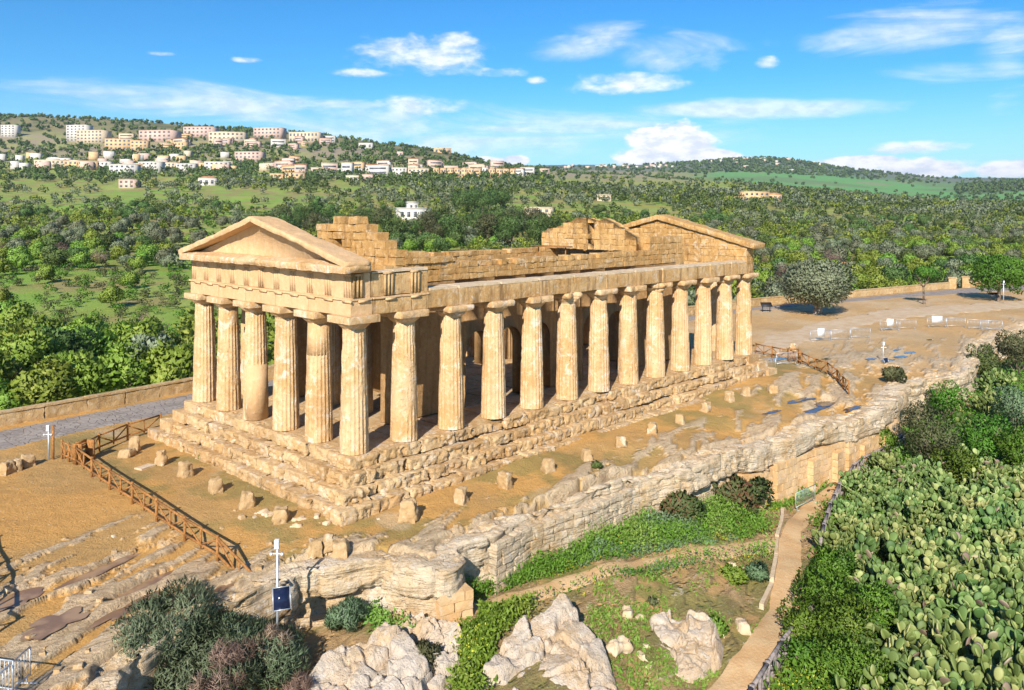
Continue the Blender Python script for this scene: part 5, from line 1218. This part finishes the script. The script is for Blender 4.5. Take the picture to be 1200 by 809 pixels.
for px, py, zc, rx, rz, n, lb in [(200, 768, -4.2, 1.8, 1.5, 9000, 'dark feathery tamarisk bush at the bottom left, the lowest one'), (262, 752, -3.8, 1.7, 1.4, 9000, 'dark feathery tamarisk bush right under the bedrock terrace'), (322, 775, -4.5, 1.6, 1.3, 8000, 'feathery tamarisk bush touching the broad pale boulder'), (245, 800, -4.6, 2.2, 1.6, 9000, 'feathery tamarisk bush at the bottom edge of the photo'), (165, 795, -4.3, 1.3, 1.2, 4500, 'small tamarisk bush at the left end of the thicket'), (408, 722, -4.2, .85, .7, 5000, 'rounded green tamarisk bush against the cliff foot above the pale boulder')]:
    bush(px, py, zc, rx, rz, 'tamarisk', lb, n, .24, .16, 'tamarisk_bush', seed=k, ncl=26, up=.6); k += 1
for px, py, zc, rx, n, lb in [(268, 752, -2.7, .9, 2000, 'patch of pinkish dry tamarisk twigs in the middle of the thicket'), (318, 735, -3.0, .7, 1400, 'pinkish dry twig bush beside the solar panel'), (235, 790, -3.3, .55, 1000, 'brown dry twig bush low in the tamarisk thicket'), (350, 795, -4.3, .55, 900, 'greyish dry twig bush next to the broad boulder')]:
    bush(px, py, zc, rx, rx * .8, 'dryleaf', lb, n, .30, .07, 'dry_bush', seed=k, ncl=10, up=.6); k += 1
for px, py, zc, rx, rz, mat, n, size, lb in [
        (868, 585, -4.9, 1.9, 1.5, 'castor', 4200, .26, 'red-leaved castor shrub in front of the reddish wall'), (797, 594, -4.3, 1.6, 1.2, 'castor', 3200, .26, 'dark castor shrub with red tips under the rock ledge'), (746, 582, -3.7, 1.0, .8, 'carob', 1800, .2, 'dark green bush hanging on the cliff face'),
        (915, 508, -2.6, .45, .45, 'castor', 400, .2, 'small reddish bush growing on the ledge top'), (836, 552, -3.1, .3, .6, 'brownshrub', 350, .2, 'thin upright weed on the ledge beside the dark castor shrub'), (765, 720, -6.0, .3, .2, 'brownshrub', 200, .15, 'tiny tuft growing on the knobbly boulder'),
        (497, 765, -4.6, .75, .45, 'brownshrub', 1500, .14, 'olive tuft growing between two grey boulders'), (700, 600, -4.5, .35, .3, 'carob', 400, .15, 'small dark plant in the foot of the cliff'), (888, 680, -6.2, .8, .5, 'greyweed', 1200, .18, 'grey-green weed bush by the kerb'), (860, 690, -6.3, .8, .4, 'weed', 1200, .18, 'light green weed bush left of the kerb'),
        (840, 752, -6.5, .7, .4, 'weed', 1200, .18, 'green weed bush beside the knobbly boulder'), (625, 523, -2.1, .35, .3, 'weed', 300, .15, 'small green tuft at the foot of the long steps'), (480, 577, -2.0, .35, .25, 'weed', 300, .15, 'bright green tuft at the near corner of the long steps'), (238, 533, -2.0, .3, .25, 'shrub', 250, .14, 'small dark tuft at the foot of the front steps'),
        (1046, 442, -2.0, 1.1, 1.1, 'brownshrub', 2200, .2, 'dark rounded bush on the plaza edge, behind the loose brown tree'), (1150, 412, -1.6, 1.75, 1.7, 'carob', 3800, .2, 'round dark green bush on the rock outcrop'), (1192, 402, -1.4, 2.6, 2.4, 'brownshrub', 5200, .22, 'large olive-brown bush at the right edge of the photo'),
        (1086, 492, -2.6, 2.4, 2.2, 'brownshrub', 6000, .17, 'loose brownish tree-like shrub at the end of the ledge'), (1108, 458, -3.0, 1.9, 1.3, 'shrub', 3600, .2, 'leafy green shrub below the rock outcrop'), (1150, 500, -3.6, 2.2, 1.6, 'shrub', 4600, .2, 'wide green shrub behind the cactus thicket, left of centre'),
        (1190, 470, -3.0, 1.9, 1.5, 'greyweed', 3800, .2, 'blue-grey shrub at the right edge above the cacti'), (1195, 515, -3.8, 2.0, 1.5, 'shrub', 4200, .2, 'green shrub at the right edge just above the cacti'), (1120, 535, -4.2, 1.6, 1.1, 'shrub', 3200, .2, 'low green shrub behind the topmost cacti'), (1035, 510, -4.4, 1.4, .9, 'shrub', 2400, .2, 'low green shrub at the foot of the long ashlar wall')]:
    bush(px, py, zc, rx, rz, mat, lb, n, size, .45, seed=k); k += 1
for px, py, zc, rx in [(965, 690, -5.0, 1.7), (990, 730, -5.2, 1.8), (955, 740, -5.6, 1.6), (1000, 780, -5.6, 1.8), (975, 660, -5.0, 1.3), (960, 790, -6.2, 1.5), (1020, 700, -5.0, 1.4)]:
    bush(px, py, zc, rx, 1.2, 'shrub', 'bright green lentisk bush between the footpath and the cacti', 4200, .15, .5, 'lentisk_bush', group='lentisk bushes beside the footpath', seed=k, ncl=22); k += 1

# prickly pears
def pad_geo(L, Wd, T_):
    n = 12; t_ = np.arange(n) * 2 * math.pi / n; yy = (1 - np.cos(t_)) / 2; xx = np.sin(t_) * (.42 + .10 * yy) ; o = np.stack([xx * Wd, np.zeros(n), yy * L], 1)
    c = np.array([0, 0, L * .52]); inn = c + (o - c) * .72
    V = np.concatenate([o, inn + [0, T_, 0], inn - [0, T_, 0], [c + [0, T_ * 1.25, 0]], [c - [0, T_ * 1.25, 0]]]); i = np.arange(n); j = (i + 1) % n
    return V, [np.stack([i, j, j + n, i + n], 1)[:, ::-1], np.stack([i, j, j + 2 * n, i + 2 * n], 1), np.stack([i + n, j + n, np.full(n, 3 * n)], 1)[:, ::-1], np.stack([i + 2 * n, j + 2 * n, np.full(n, 3 * n + 1)], 1)]
def cactus_mesh(seed):
    g = np.random.default_rng(seed); live = MB(); dead = []
    def basis(dirn, nrm):
        x = np.cross(nrm, dirn); x /= np.linalg.norm(x); nrm = np.cross(dirn, x); return np.stack([x, nrm, dirn], 1)
    def grow(p, d, lvl, tone):
        d = d / np.linalg.norm(d); nr = g.normal(size=3); nr -= d * (nr @ d); nr /= np.linalg.norm(nr)
        L = g.uniform(.32, .52); V, F = pad_geo(L, L * g.uniform(.72, .9), .028); B = basis(d, nr); V = V @ B.T + p
        if g.random() < .022: q_ = MB(); q_.add(V, F, np.full(len(V), g.random())); dead.append(q_.mesh('withered_pad', M['deadpad'], True)); return
        else: live.add(V, F, np.full(len(V), np.clip(tone + g.uniform(-.28, .28), 0, 1)))
        if lvl <= 0: return
        for k in range(g.choice([1, 2, 3], p=[.36, .46, .18])):
            a = g.uniform(-1.0, 1.0); ed = B @ np.array([math.sin(a) * .42 * L * .85, 0, L * (.52 + .48 * math.cos(a))])
            nd = d * .75 + B[:, 0] * a * .6 + g.normal(size=3) * .33 + [0, 0, .28]; grow(p + ed, nd, lvl - 1 - (g.random() < .18), tone)
    for q in range(6):
        a = g.uniform(0, 6.3); r_ = g.uniform(0, .9); grow(np.array([math.cos(a) * r_, math.sin(a) * r_, -.1]), np.array([math.cos(a) * .45, math.sin(a) * .45, 1.0]), 5, g.uniform(.2, .75))
    return live.mesh('cactus_pads', M['cactus'], True), dead[:8]
CM = [cactus_mesh(40 + k) for k in range(7)]
CREG = [(1000, 548), (1060, 532), (1110, 522), (1215, 540), (1230, 830), (1030, 830), (1040, 760), (1030, 700), (1005, 670), (975, 640), (980, 600)]
gc = random.Random(8); spots = []
for t_ in range(6000):
    px, py = gc.uniform(930, 1235), gc.uniform(520, 835)
    if not inpoly(np.array([px]), np.array([py]), CREG)[0]: continue
    x, y = U(px, py, -4.6)
    if any((x - a) ** 2 + (y - b_) ** 2 < 1.42 ** 2 for a, b_ in spots): continue
    spots.append((x, y))
for x, y in spots:
    z = gz(x, y); D = depth_of(x, y); s = max(.75, (-4.5 - z) / 2.5) * gc.uniform(.9, 1.1); lv, dd = CM[gc.randrange(7)]
    root = tag(empty('prickly_pear', (x, y, z - .05), gc.uniform(0, 6.3)), 'tall prickly pear cactus clump in the dense thicket on the lower right', 'cactus', 'prickly pear thicket'); root.scale = (min(s, 1.15), min(s, 1.15), s)
    obj('pads', lv, root)
    for q_ in dd: obj('withered_pad', q_, root)
for k, (px, py, lb) in enumerate([(1158, 455, 'pale prickly pear clump beside the round dark bush'), (1140, 478, 'small prickly pear clump between green shrubs'), (1120, 500, 'prickly pear clump standing apart above the main thicket'), (1165, 440, 'prickly pear clump right below the round dark bush')]):
    x, y = U(px, py, -3.2); z = gz(x, y); lv, dd = CM[k]; root = tag(empty('prickly_pear', (x, y, z), k), lb, 'cactus'); obj('pads', lv, root)

# weeds and grass on the lower terrace
def weeds(name, mat, poly, zc, n, h, size, asp, seed, label, hvar=.6, cover=.0, clump=.5):
    g = np.random.default_rng(seed); P = np.array(poly, float); lo_ = P.min(0); hi = P.max(0); pts = []
    q = g.uniform(lo_, hi, size=(n * 4, 2)); q = q[inpoly(q[:, 0], q[:, 1], poly)][:n]
    X = []; Y = []
    q = q + g.normal(size=q.shape) * [7, 4] * (fbm2(q[:, 0], q[:, 1], .03, seed, 2) * 2)[:, None]
    for px, py in q: x, y = U(px, py, zc); X.append(x); Y.append(y)
    X = np.array(X); Y = np.array(Y); f = fbm2(X, Y, clump, seed, 3); kp = f > cover + g.uniform(-.05, .05, len(X)); X, Y, f = X[kp], Y[kp], f[kp]; zg, inf = ground_z(X, Y, True)
    dp_ = np.minimum(dpoly(X, Y, PATH1), dpoly(X, Y, [(35, -11), (32, -11), (25.7, -11.4), (20.9, -12.3), (16.7, -14), (11.8, -16.2), (8, -17), (4.7, -17.2), (-4, -18)]))
    kp = ~inf['up'] & (inf['sc'] < -.2) & (dp_ > .42 + .25 * f); X, Y, f, zg = X[kp], Y[kp], f[kp], zg[kp]; n = len(X)
    hh = h * (.35 + 1.3 * np.clip((f - cover) * 2.2, 0, 1)) * g.uniform(1 - hvar, 1, n); zz = zg + hh * g.random(n) ** .6
    a = g.normal(size=(n, 3)) * .7 + [0, 0, .5]; a /= np.linalg.norm(a, axis=1)[:, None]; b = np.cross(a, g.normal(size=(n, 3))); b /= np.linalg.norm(b, axis=1)[:, None]
    L = (size * g.uniform(.5, 1.3, n))[:, None]; Pp = np.stack([X, Y, zz], 1)
    V = np.stack([Pp - a * L * .5, Pp + b * L * asp * .5, Pp + a * L * .5, Pp - b * L * asp * .5], 1).reshape(-1, 3)
    mb = MB(); mb.add(V, np.arange(4 * n).reshape(n, 4), np.repeat(np.clip(.3 * g.random(n) + 1.4 * (f - .25), 0, 1), 4)); return tag(mb.build(name, M[mat]), label, kind='stuff')
STR = [(522, 722), (545, 690), (600, 650), (680, 612), (740, 590), (800, 590), (850, 585), (905, 602), (908, 632), (850, 648), (800, 660), (740, 674), (680, 690), (620, 706), (560, 722)]
weeds('grass', 'weed', STR, -5.2, 52000, 1.0, .18, .35, 401, 'lush green weeds covering the bank between cliff and trodden path', cover=.28)
weeds('grass', 'greyweed', [(640, 660), (700, 600), (800, 600), (870, 625), (800, 655), (700, 680)], -5.1, 20000, .9, .18, .4, 402, 'silvery green wormwood patches on the bank below the cliff', cover=.47)
weeds('wild_flowers', 'flower', STR, -4.9, 5200, .95, .09, .9, 403, 'yellow wild flowers scattered over the green bank', cover=.50, clump=.35)
weeds('grass', 'weed', [(905, 548), (990, 545), (1000, 556), (950, 575), (905, 600)], -6.0, 5000, .5, .22, .4, 404, 'green weeds at the foot of the ashlar wall', cover=.25)
weeds('wild_flowers', 'flower', [(905, 550), (990, 548), (950, 572), (905, 598)], -5.9, 1300, .5, .09, .9, 405, 'yellow flowers at the foot of the ashlar wall', cover=.4)
weeds('grass', 'weed', [(545, 728), (575, 722), (625, 712), (600, 735), (575, 760), (562, 790), (556, 830), (530, 830), (545, 780)], -5.2, 9000, .55, .22, .4, 406, 'bright green weeds between the boulders', cover=.2)
weeds('wild_flowers', 'flower', [(540, 760), (565, 750), (560, 820), (535, 820)], -5.1, 700, .55, .09, .9, 407, 'yellow flowers between the boulders', cover=.3)
weeds('grass', 'weed', [(690, 700), (900, 655), (905, 700), (860, 790), (800, 830), (700, 830), (690, 760)], -6.1, 11000, .28, .18, .4, 408, 'patchy weeds on the slope between the boulders and footpath', cover=.56, clump=.6)
weeds('grass', 'weed', [(440, 715), (505, 700), (505, 715), (445, 735)], -4.4, 2500, .5, .22, .4, 409, 'green weeds at the cliff foot left of the ashlar pier', cover=.1)
weeds('grass', 'shrub', [(950, 600), (1060, 520), (1230, 500), (1240, 840), (880, 840), (930, 790), (965, 735), (955, 660)], -6.6, 26000, .8, .26, .4, 410, 'dense green undergrowth beneath the cacti and beyond the log railing', cover=.2)
weeds('wild_flowers', 'flower', [(880, 830), (930, 790), (1030, 800), (1030, 840)], -6.6, 900, .6, .09, .9, 411, 'yellow flowers beyond the log railing at the bottom', cover=.35)
weeds('grass', 'weed', [(1040, 500), (1100, 450), (1215, 420), (1215, 540), (1060, 540)], -4.6, 12000, .7, .28, .4, 412, 'green undergrowth below the rock outcrop', cover=.2)

# ------------------------------------------------------------------ houses and the town on the hill
def building(px0, px1, ytop, ybase, wall, label, storeys=3, bays=6, roof='flat', cat='building', name='apartment_block', yaw=0.0, dep=.55, group=None, wins=True):
    xm = (px0 + px1) / 2; x, y, z, D = spot(xm, ybase, 200); wd = (px1 - px0) * D / FOC; ht = (ybase - ytop) * D / FOC; dp = max(6.0, wd * dep)
    root = tag(empty(name, (x, y, z), RZB + yaw), label, cat, group)
    mb = MB(); V, F = box(0, dp / 2, ht / 2 - 2, wd, dp, ht + 4); mb.add(V, F); mb.build('wall', M[wall], root)
    mb = MB()
    if roof == 'flat':
        V, F = box(0, dp / 2, ht + .25, wd + .5, dp + .5, .5); mb.add(V, F); mb.build('roof', M[wall], root)
    else:
        e = .4; rh = min(wd, dp) * .22; V = np.array([(-wd / 2 - e, -e, ht), (wd / 2 + e, -e, ht), (wd / 2 + e, dp + e, ht), (-wd / 2 - e, dp + e, ht), (-wd / 2 + dp * .4, dp / 2, ht + rh), (wd / 2 - dp * .4, dp / 2, ht + rh)])
        mb.add(V, [np.array([[0, 1, 5, 4], [2, 3, 4, 5], [3, 2, 1, 0]]), np.array([[1, 2, 5], [3, 0, 4]])]); mb.build('roof', M['roof_tile'], root)
    if wins:
        for r_ in range(storeys):
            for c_ in range(bays):
                mb = MB(); V, F = box(-wd / 2 + wd * (c_ + .5) / bays, -.06, ht * (r_ + .52) / storeys, wd / bays * .46, .2, ht / storeys * .46); mb.add(V, F); mb.build('window', M['glass'], root)
    return root
B = [(76, 101, 147, 166, 'whitewall', 'tall white apartment tower on the left of the town hill', 6, 5), (88, 121, 153, 168, 'creamwall', 'cream apartment block in front of the white tower', 4, 7), (0, 18, 147, 161, 'whitewall', 'white apartment block at the left edge of the photo', 5, 4),
     (123, 153, 163, 176, 'tanwall', 'tan four-storey block right of the white tower', 3, 6), (153, 172, 165, 177, 'tanwall', 'orange block joined to the right of the tan block', 3, 4), (161, 202, 153, 166, 'pinkwall', 'pink block behind the tan ones', 3, 7), (199, 217, 167, 175, 'tanwall', 'small orange block standing alone below the pink blocks', 2, 4),
     (214, 249, 149, 161, 'pinkwall', 'pink and white block left of the cream one on the crest', 3, 7), (245, 285, 155, 169, 'creamwall', 'wide cream block in the middle of the crest', 3, 8), (296, 329, 150, 162, 'pinkwall', 'pale pink block with white top on the crest', 3, 7), (338, 373, 155, 167, 'creamwall', 'long pale block at the right end of the crest', 2, 8),
     (274, 305, 178, 190, 'pinkwall', 'pink-white block by itself below the crest', 3, 6), (240, 267, 190, 202, 'whitewall', 'white block in the lower row beside the grey trees', 3, 5), (128, 158, 193, 207, 'whitewall', 'white blocks of the lower row, left one', 3, 5), (160, 186, 190, 202, 'whitewall', 'white block in the middle of the lower row', 3, 5), (186, 206, 191, 200, 'creamwall', 'cream block in the lower row next to the white middle one', 2, 4),
     (206, 227, 192, 201, 'whitewall', 'low white block at the right of the lower row', 2, 4), (40, 75, 188, 197, 'creamwall', 'long cream row at the left of the lower town', 2, 7), (75, 112, 189, 198, 'tanwall', 'tan and white row next to the long cream row', 2, 7), (112, 128, 190, 199, 'whitewall', 'small white house between the tan row and the white blocks', 2, 3),
     (138, 158, 211, 221, 'pinkwall', 'roofless pink ruin at the foot of the town', 2, 3), (334, 356, 203, 213, 'tanwall', 'tan square house with dark windows below the crest', 2, 4), (316, 331, 204, 213, 'tanwall', 'smaller tan house left of the square one', 2, 3), (420, 436, 168, 175, 'whitewall', 'white house alone on the right shoulder of the hill', 1, 3),
     (462, 472, 178, 184, 'pinkwall', 'small pink house on the slope below the lone white one', 1, 2), (509, 529, 173, 179, 'tanwall', 'low tan house on the skyline of the right shoulder', 1, 4), (395, 425, 198, 204, 'whitewall', 'long low white house left of the terraced rows', 1, 6), (428, 452, 197, 205, 'whitewall', 'white row house cluster, left one', 2, 5), (454, 476, 197, 206, 'whitewall', 'white row house cluster, middle one', 2, 5), (478, 502, 198, 207, 'creamwall', 'cream row house between the white cluster and terracotta rows', 2, 5),
     (565, 572, 197, 207, 'whitewall', 'narrow white house among the terracotta rows', 2, 2), (330, 392, 198, 203, 'creamwall', 'long low cream wall-like row below the grey trees', 1, 8), (405, 420, 206, 214, 'creamwall', 'cream cottage below the long white house', 1, 3), (424, 436, 205, 214, 'pinkwall', 'pink cottage below the white row cluster', 1, 3)]
for a, b_, yt, yb, wl, lb, st, by_ in B: building(a, b_, yt, yb, wl, lb, st, by_, yaw=random.uniform(-.25, .25))
building(232, 252, 209, 218, 'whitewall', 'small white house with a tiled hip roof at the foot of the town', 1, 3, 'hip', 'house', 'house')
fh_ = building(467, 506, 245, 258, 'whitewall', 'white farmhouse with a flat yellowish roof and a turret beyond the dark wood', 1, 5, cat='house', name='farmhouse', yaw=.35)
tu_ = building(479, 490, 238, 258, 'whitewall', 'turret-like upper storey of the white farmhouse', 2, 2, cat='house', name='house', yaw=.35, dep=.9)
del tu_['label']; del tu_['category']; tu_.name = 'turret'; bpy.context.view_layer.update(); tu_.parent = fh_; tu_.matrix_parent_inverse = fh_.matrix_world.inverted()
building(614, 645, 244, 256, 'creamwall', 'cream square farmhouse right of the pine grove', 2, 4, cat='house', name='farmhouse', yaw=-.3, dep=.8)
building(871, 903, 225, 236, 'tanwall', 'larger ochre farm building beyond the far pediment', 2, 5, cat='house', name='farmhouse', yaw=.2)
building(901, 917, 228, 237, 'tanwall', 'smaller ochre farm building joined to the larger one', 1, 3, 'hip', 'house', 'house', yaw=.2)
building(853, 872, 231, 237, 'tanwall', 'low ochre wall building left of the larger farm', 1, 3, cat='house', name='house')
building(700, 716, 229, 236, 'creamwall', 'pale cottage above the far pediment of the temple', 1, 3, cat='house', name='house')
building(978, 998, 314, 326, 'tanwall', 'brown-roofed shed peeping out behind the big olive tree', 1, 2, 'hip', 'shed', 'shed')
for k in range(12):
    a = 508 + k * 8.2
    if 563 < a + 3 < 573: continue
    building(a, a + 6.6, 197.5 + .1 * k, 208, 'tanwall', 'terracotta row house in the terrace below the right shoulder', 2, 2, name='row_house', cat='house', group='terracotta row houses', yaw=.15, dep=1.0)
gb_ = random.Random(4)
for k in range(34):
    px = gb_.gauss(893, 30); py = 184 + abs(gb_.gauss(0, 4.5)) + abs(px - 885) * .05; x, y, z, D = spot(px, py + .5, 2600, 4100); mb = MB(); V, F = box(0, 0, 3, gb_.uniform(9, 20), 10, gb_.uniform(7, 12)); mb.add(V, F)
    o = mb.build('house', M[gb_.choice(['whitewall', 'creamwall', 'pinkwall'])], None, False, (x, y, z)); o.rotation_euler = (0, 0, gb_.uniform(0, 3)); tag(o, 'tiny pale house of the village on the far hilltop', 'house', 'houses on the far hilltop')
for k in range(26):
    px = gb_.uniform(655, 790); py = 194 + gb_.random() * 3; x, y, z, D = spot(px, py + .5, 2000, 4100); mb = MB(); V, F = box(0, 0, 3, gb_.uniform(9, 20), 10, gb_.uniform(7, 11)); mb.add(V, F)
    o = mb.build('house', M[gb_.choice(['whitewall', 'creamwall', 'pinkwall'])], None, False, (x, y, z)); o.rotation_euler = (0, 0, gb_.uniform(0, 3)); tag(o, 'tiny pale house on the low far ridge behind the temple', 'house', 'houses on the low far ridge')
for k in range(64):
    px = gb_.uniform(125, 400) if k < 26 else gb_.uniform(330, 640); py = gb_.uniform(160, 178) + max(0, px - 300) * .05 if k < 26 else gb_.uniform(196, 208); x, y, z, D = spot(px, py, 700); wd_ = gb_.uniform(9, 24); ht_ = gb_.uniform(7, 14)
    root = tag(empty('town_house', (x, y, z), RZB + gb_.uniform(-.5, .5)), 'small cream or pink block among the crest buildings of the hill town' if k < 26 else 'small low house in the belt of houses below the right shoulder', 'house', 'small blocks along the crest' if k < 26 else 'small houses of the lower belt')
    mb = MB(); V, F = box(0, 4, ht_ / 2 - 2, wd_, 9, ht_ + 4); mb.add(V, F); mb.build('wall', M[gb_.choice(['pinkwall', 'creamwall', 'tanwall', 'pinkwall', 'whitewall'])], root)
    mb = MB(); V, F = box(0, 4, ht_ + .3, wd_ + .8, 9.8, .6); mb.add(V, F); mb.build('roof', M['roof_tile' if k % 3 else 'creamwall'], root)
    for r_ in range(2): mb = MB(); V, F = box(0, -.55, ht_ * (.3 + .4 * r_), wd_ * .8, .2, ht_ * .16); mb.add(V, F); mb.build('window_band', M['glass'], root)
for k in range(44):
    px = gb_.uniform(0, 330); py = gb_.uniform(184, 203); x, y, z, D = spot(px, py, 700); mb = MB(); V, F = box(0, 0, 3, gb_.uniform(7, 14), 9, gb_.uniform(8, 13)); mb.add(V, F)
    o = mb.build('house', M[gb_.choice(['whitewall', 'creamwall', 'pinkwall', 'tanwall'])], None, False, (x, y, z)); o.rotation_euler = (0, 0, RZB + gb_.uniform(-.5, .5)); tag(o, 'small pale house scattered through the lower town', 'house', 'small houses of the lower town')

# ------------------------------------------------------------------ the thin sea air that pales the far hills
m = bpy.data.materials.new('air'); m.use_nodes = True; m.node_tree.nodes.clear(); t = NT(m.node_tree)
out = t.n('ShaderNodeOutputMaterial'); v = t.n('ShaderNodeVolumePrincipled'); v.inputs['Color'].default_value = (.78, .86, 1, 1); v.inputs['Density'].default_value = 6e-5; v.inputs['Anisotropy'].default_value = 0.2
t.link(v.outputs[0], out.inputs['Volume'])
zmin, zmax = float(GZ.min()) - 1, float(GZ.max()) + 60
mb = MB(); V, F = box(3400, 3400, (zmin + zmax) / 2, 24000, 24000, zmax - zmin); mb.add(V, F); tag(mb.build('haze', m), 'thin bluish haze over the valley and far hills', kind='stuff')
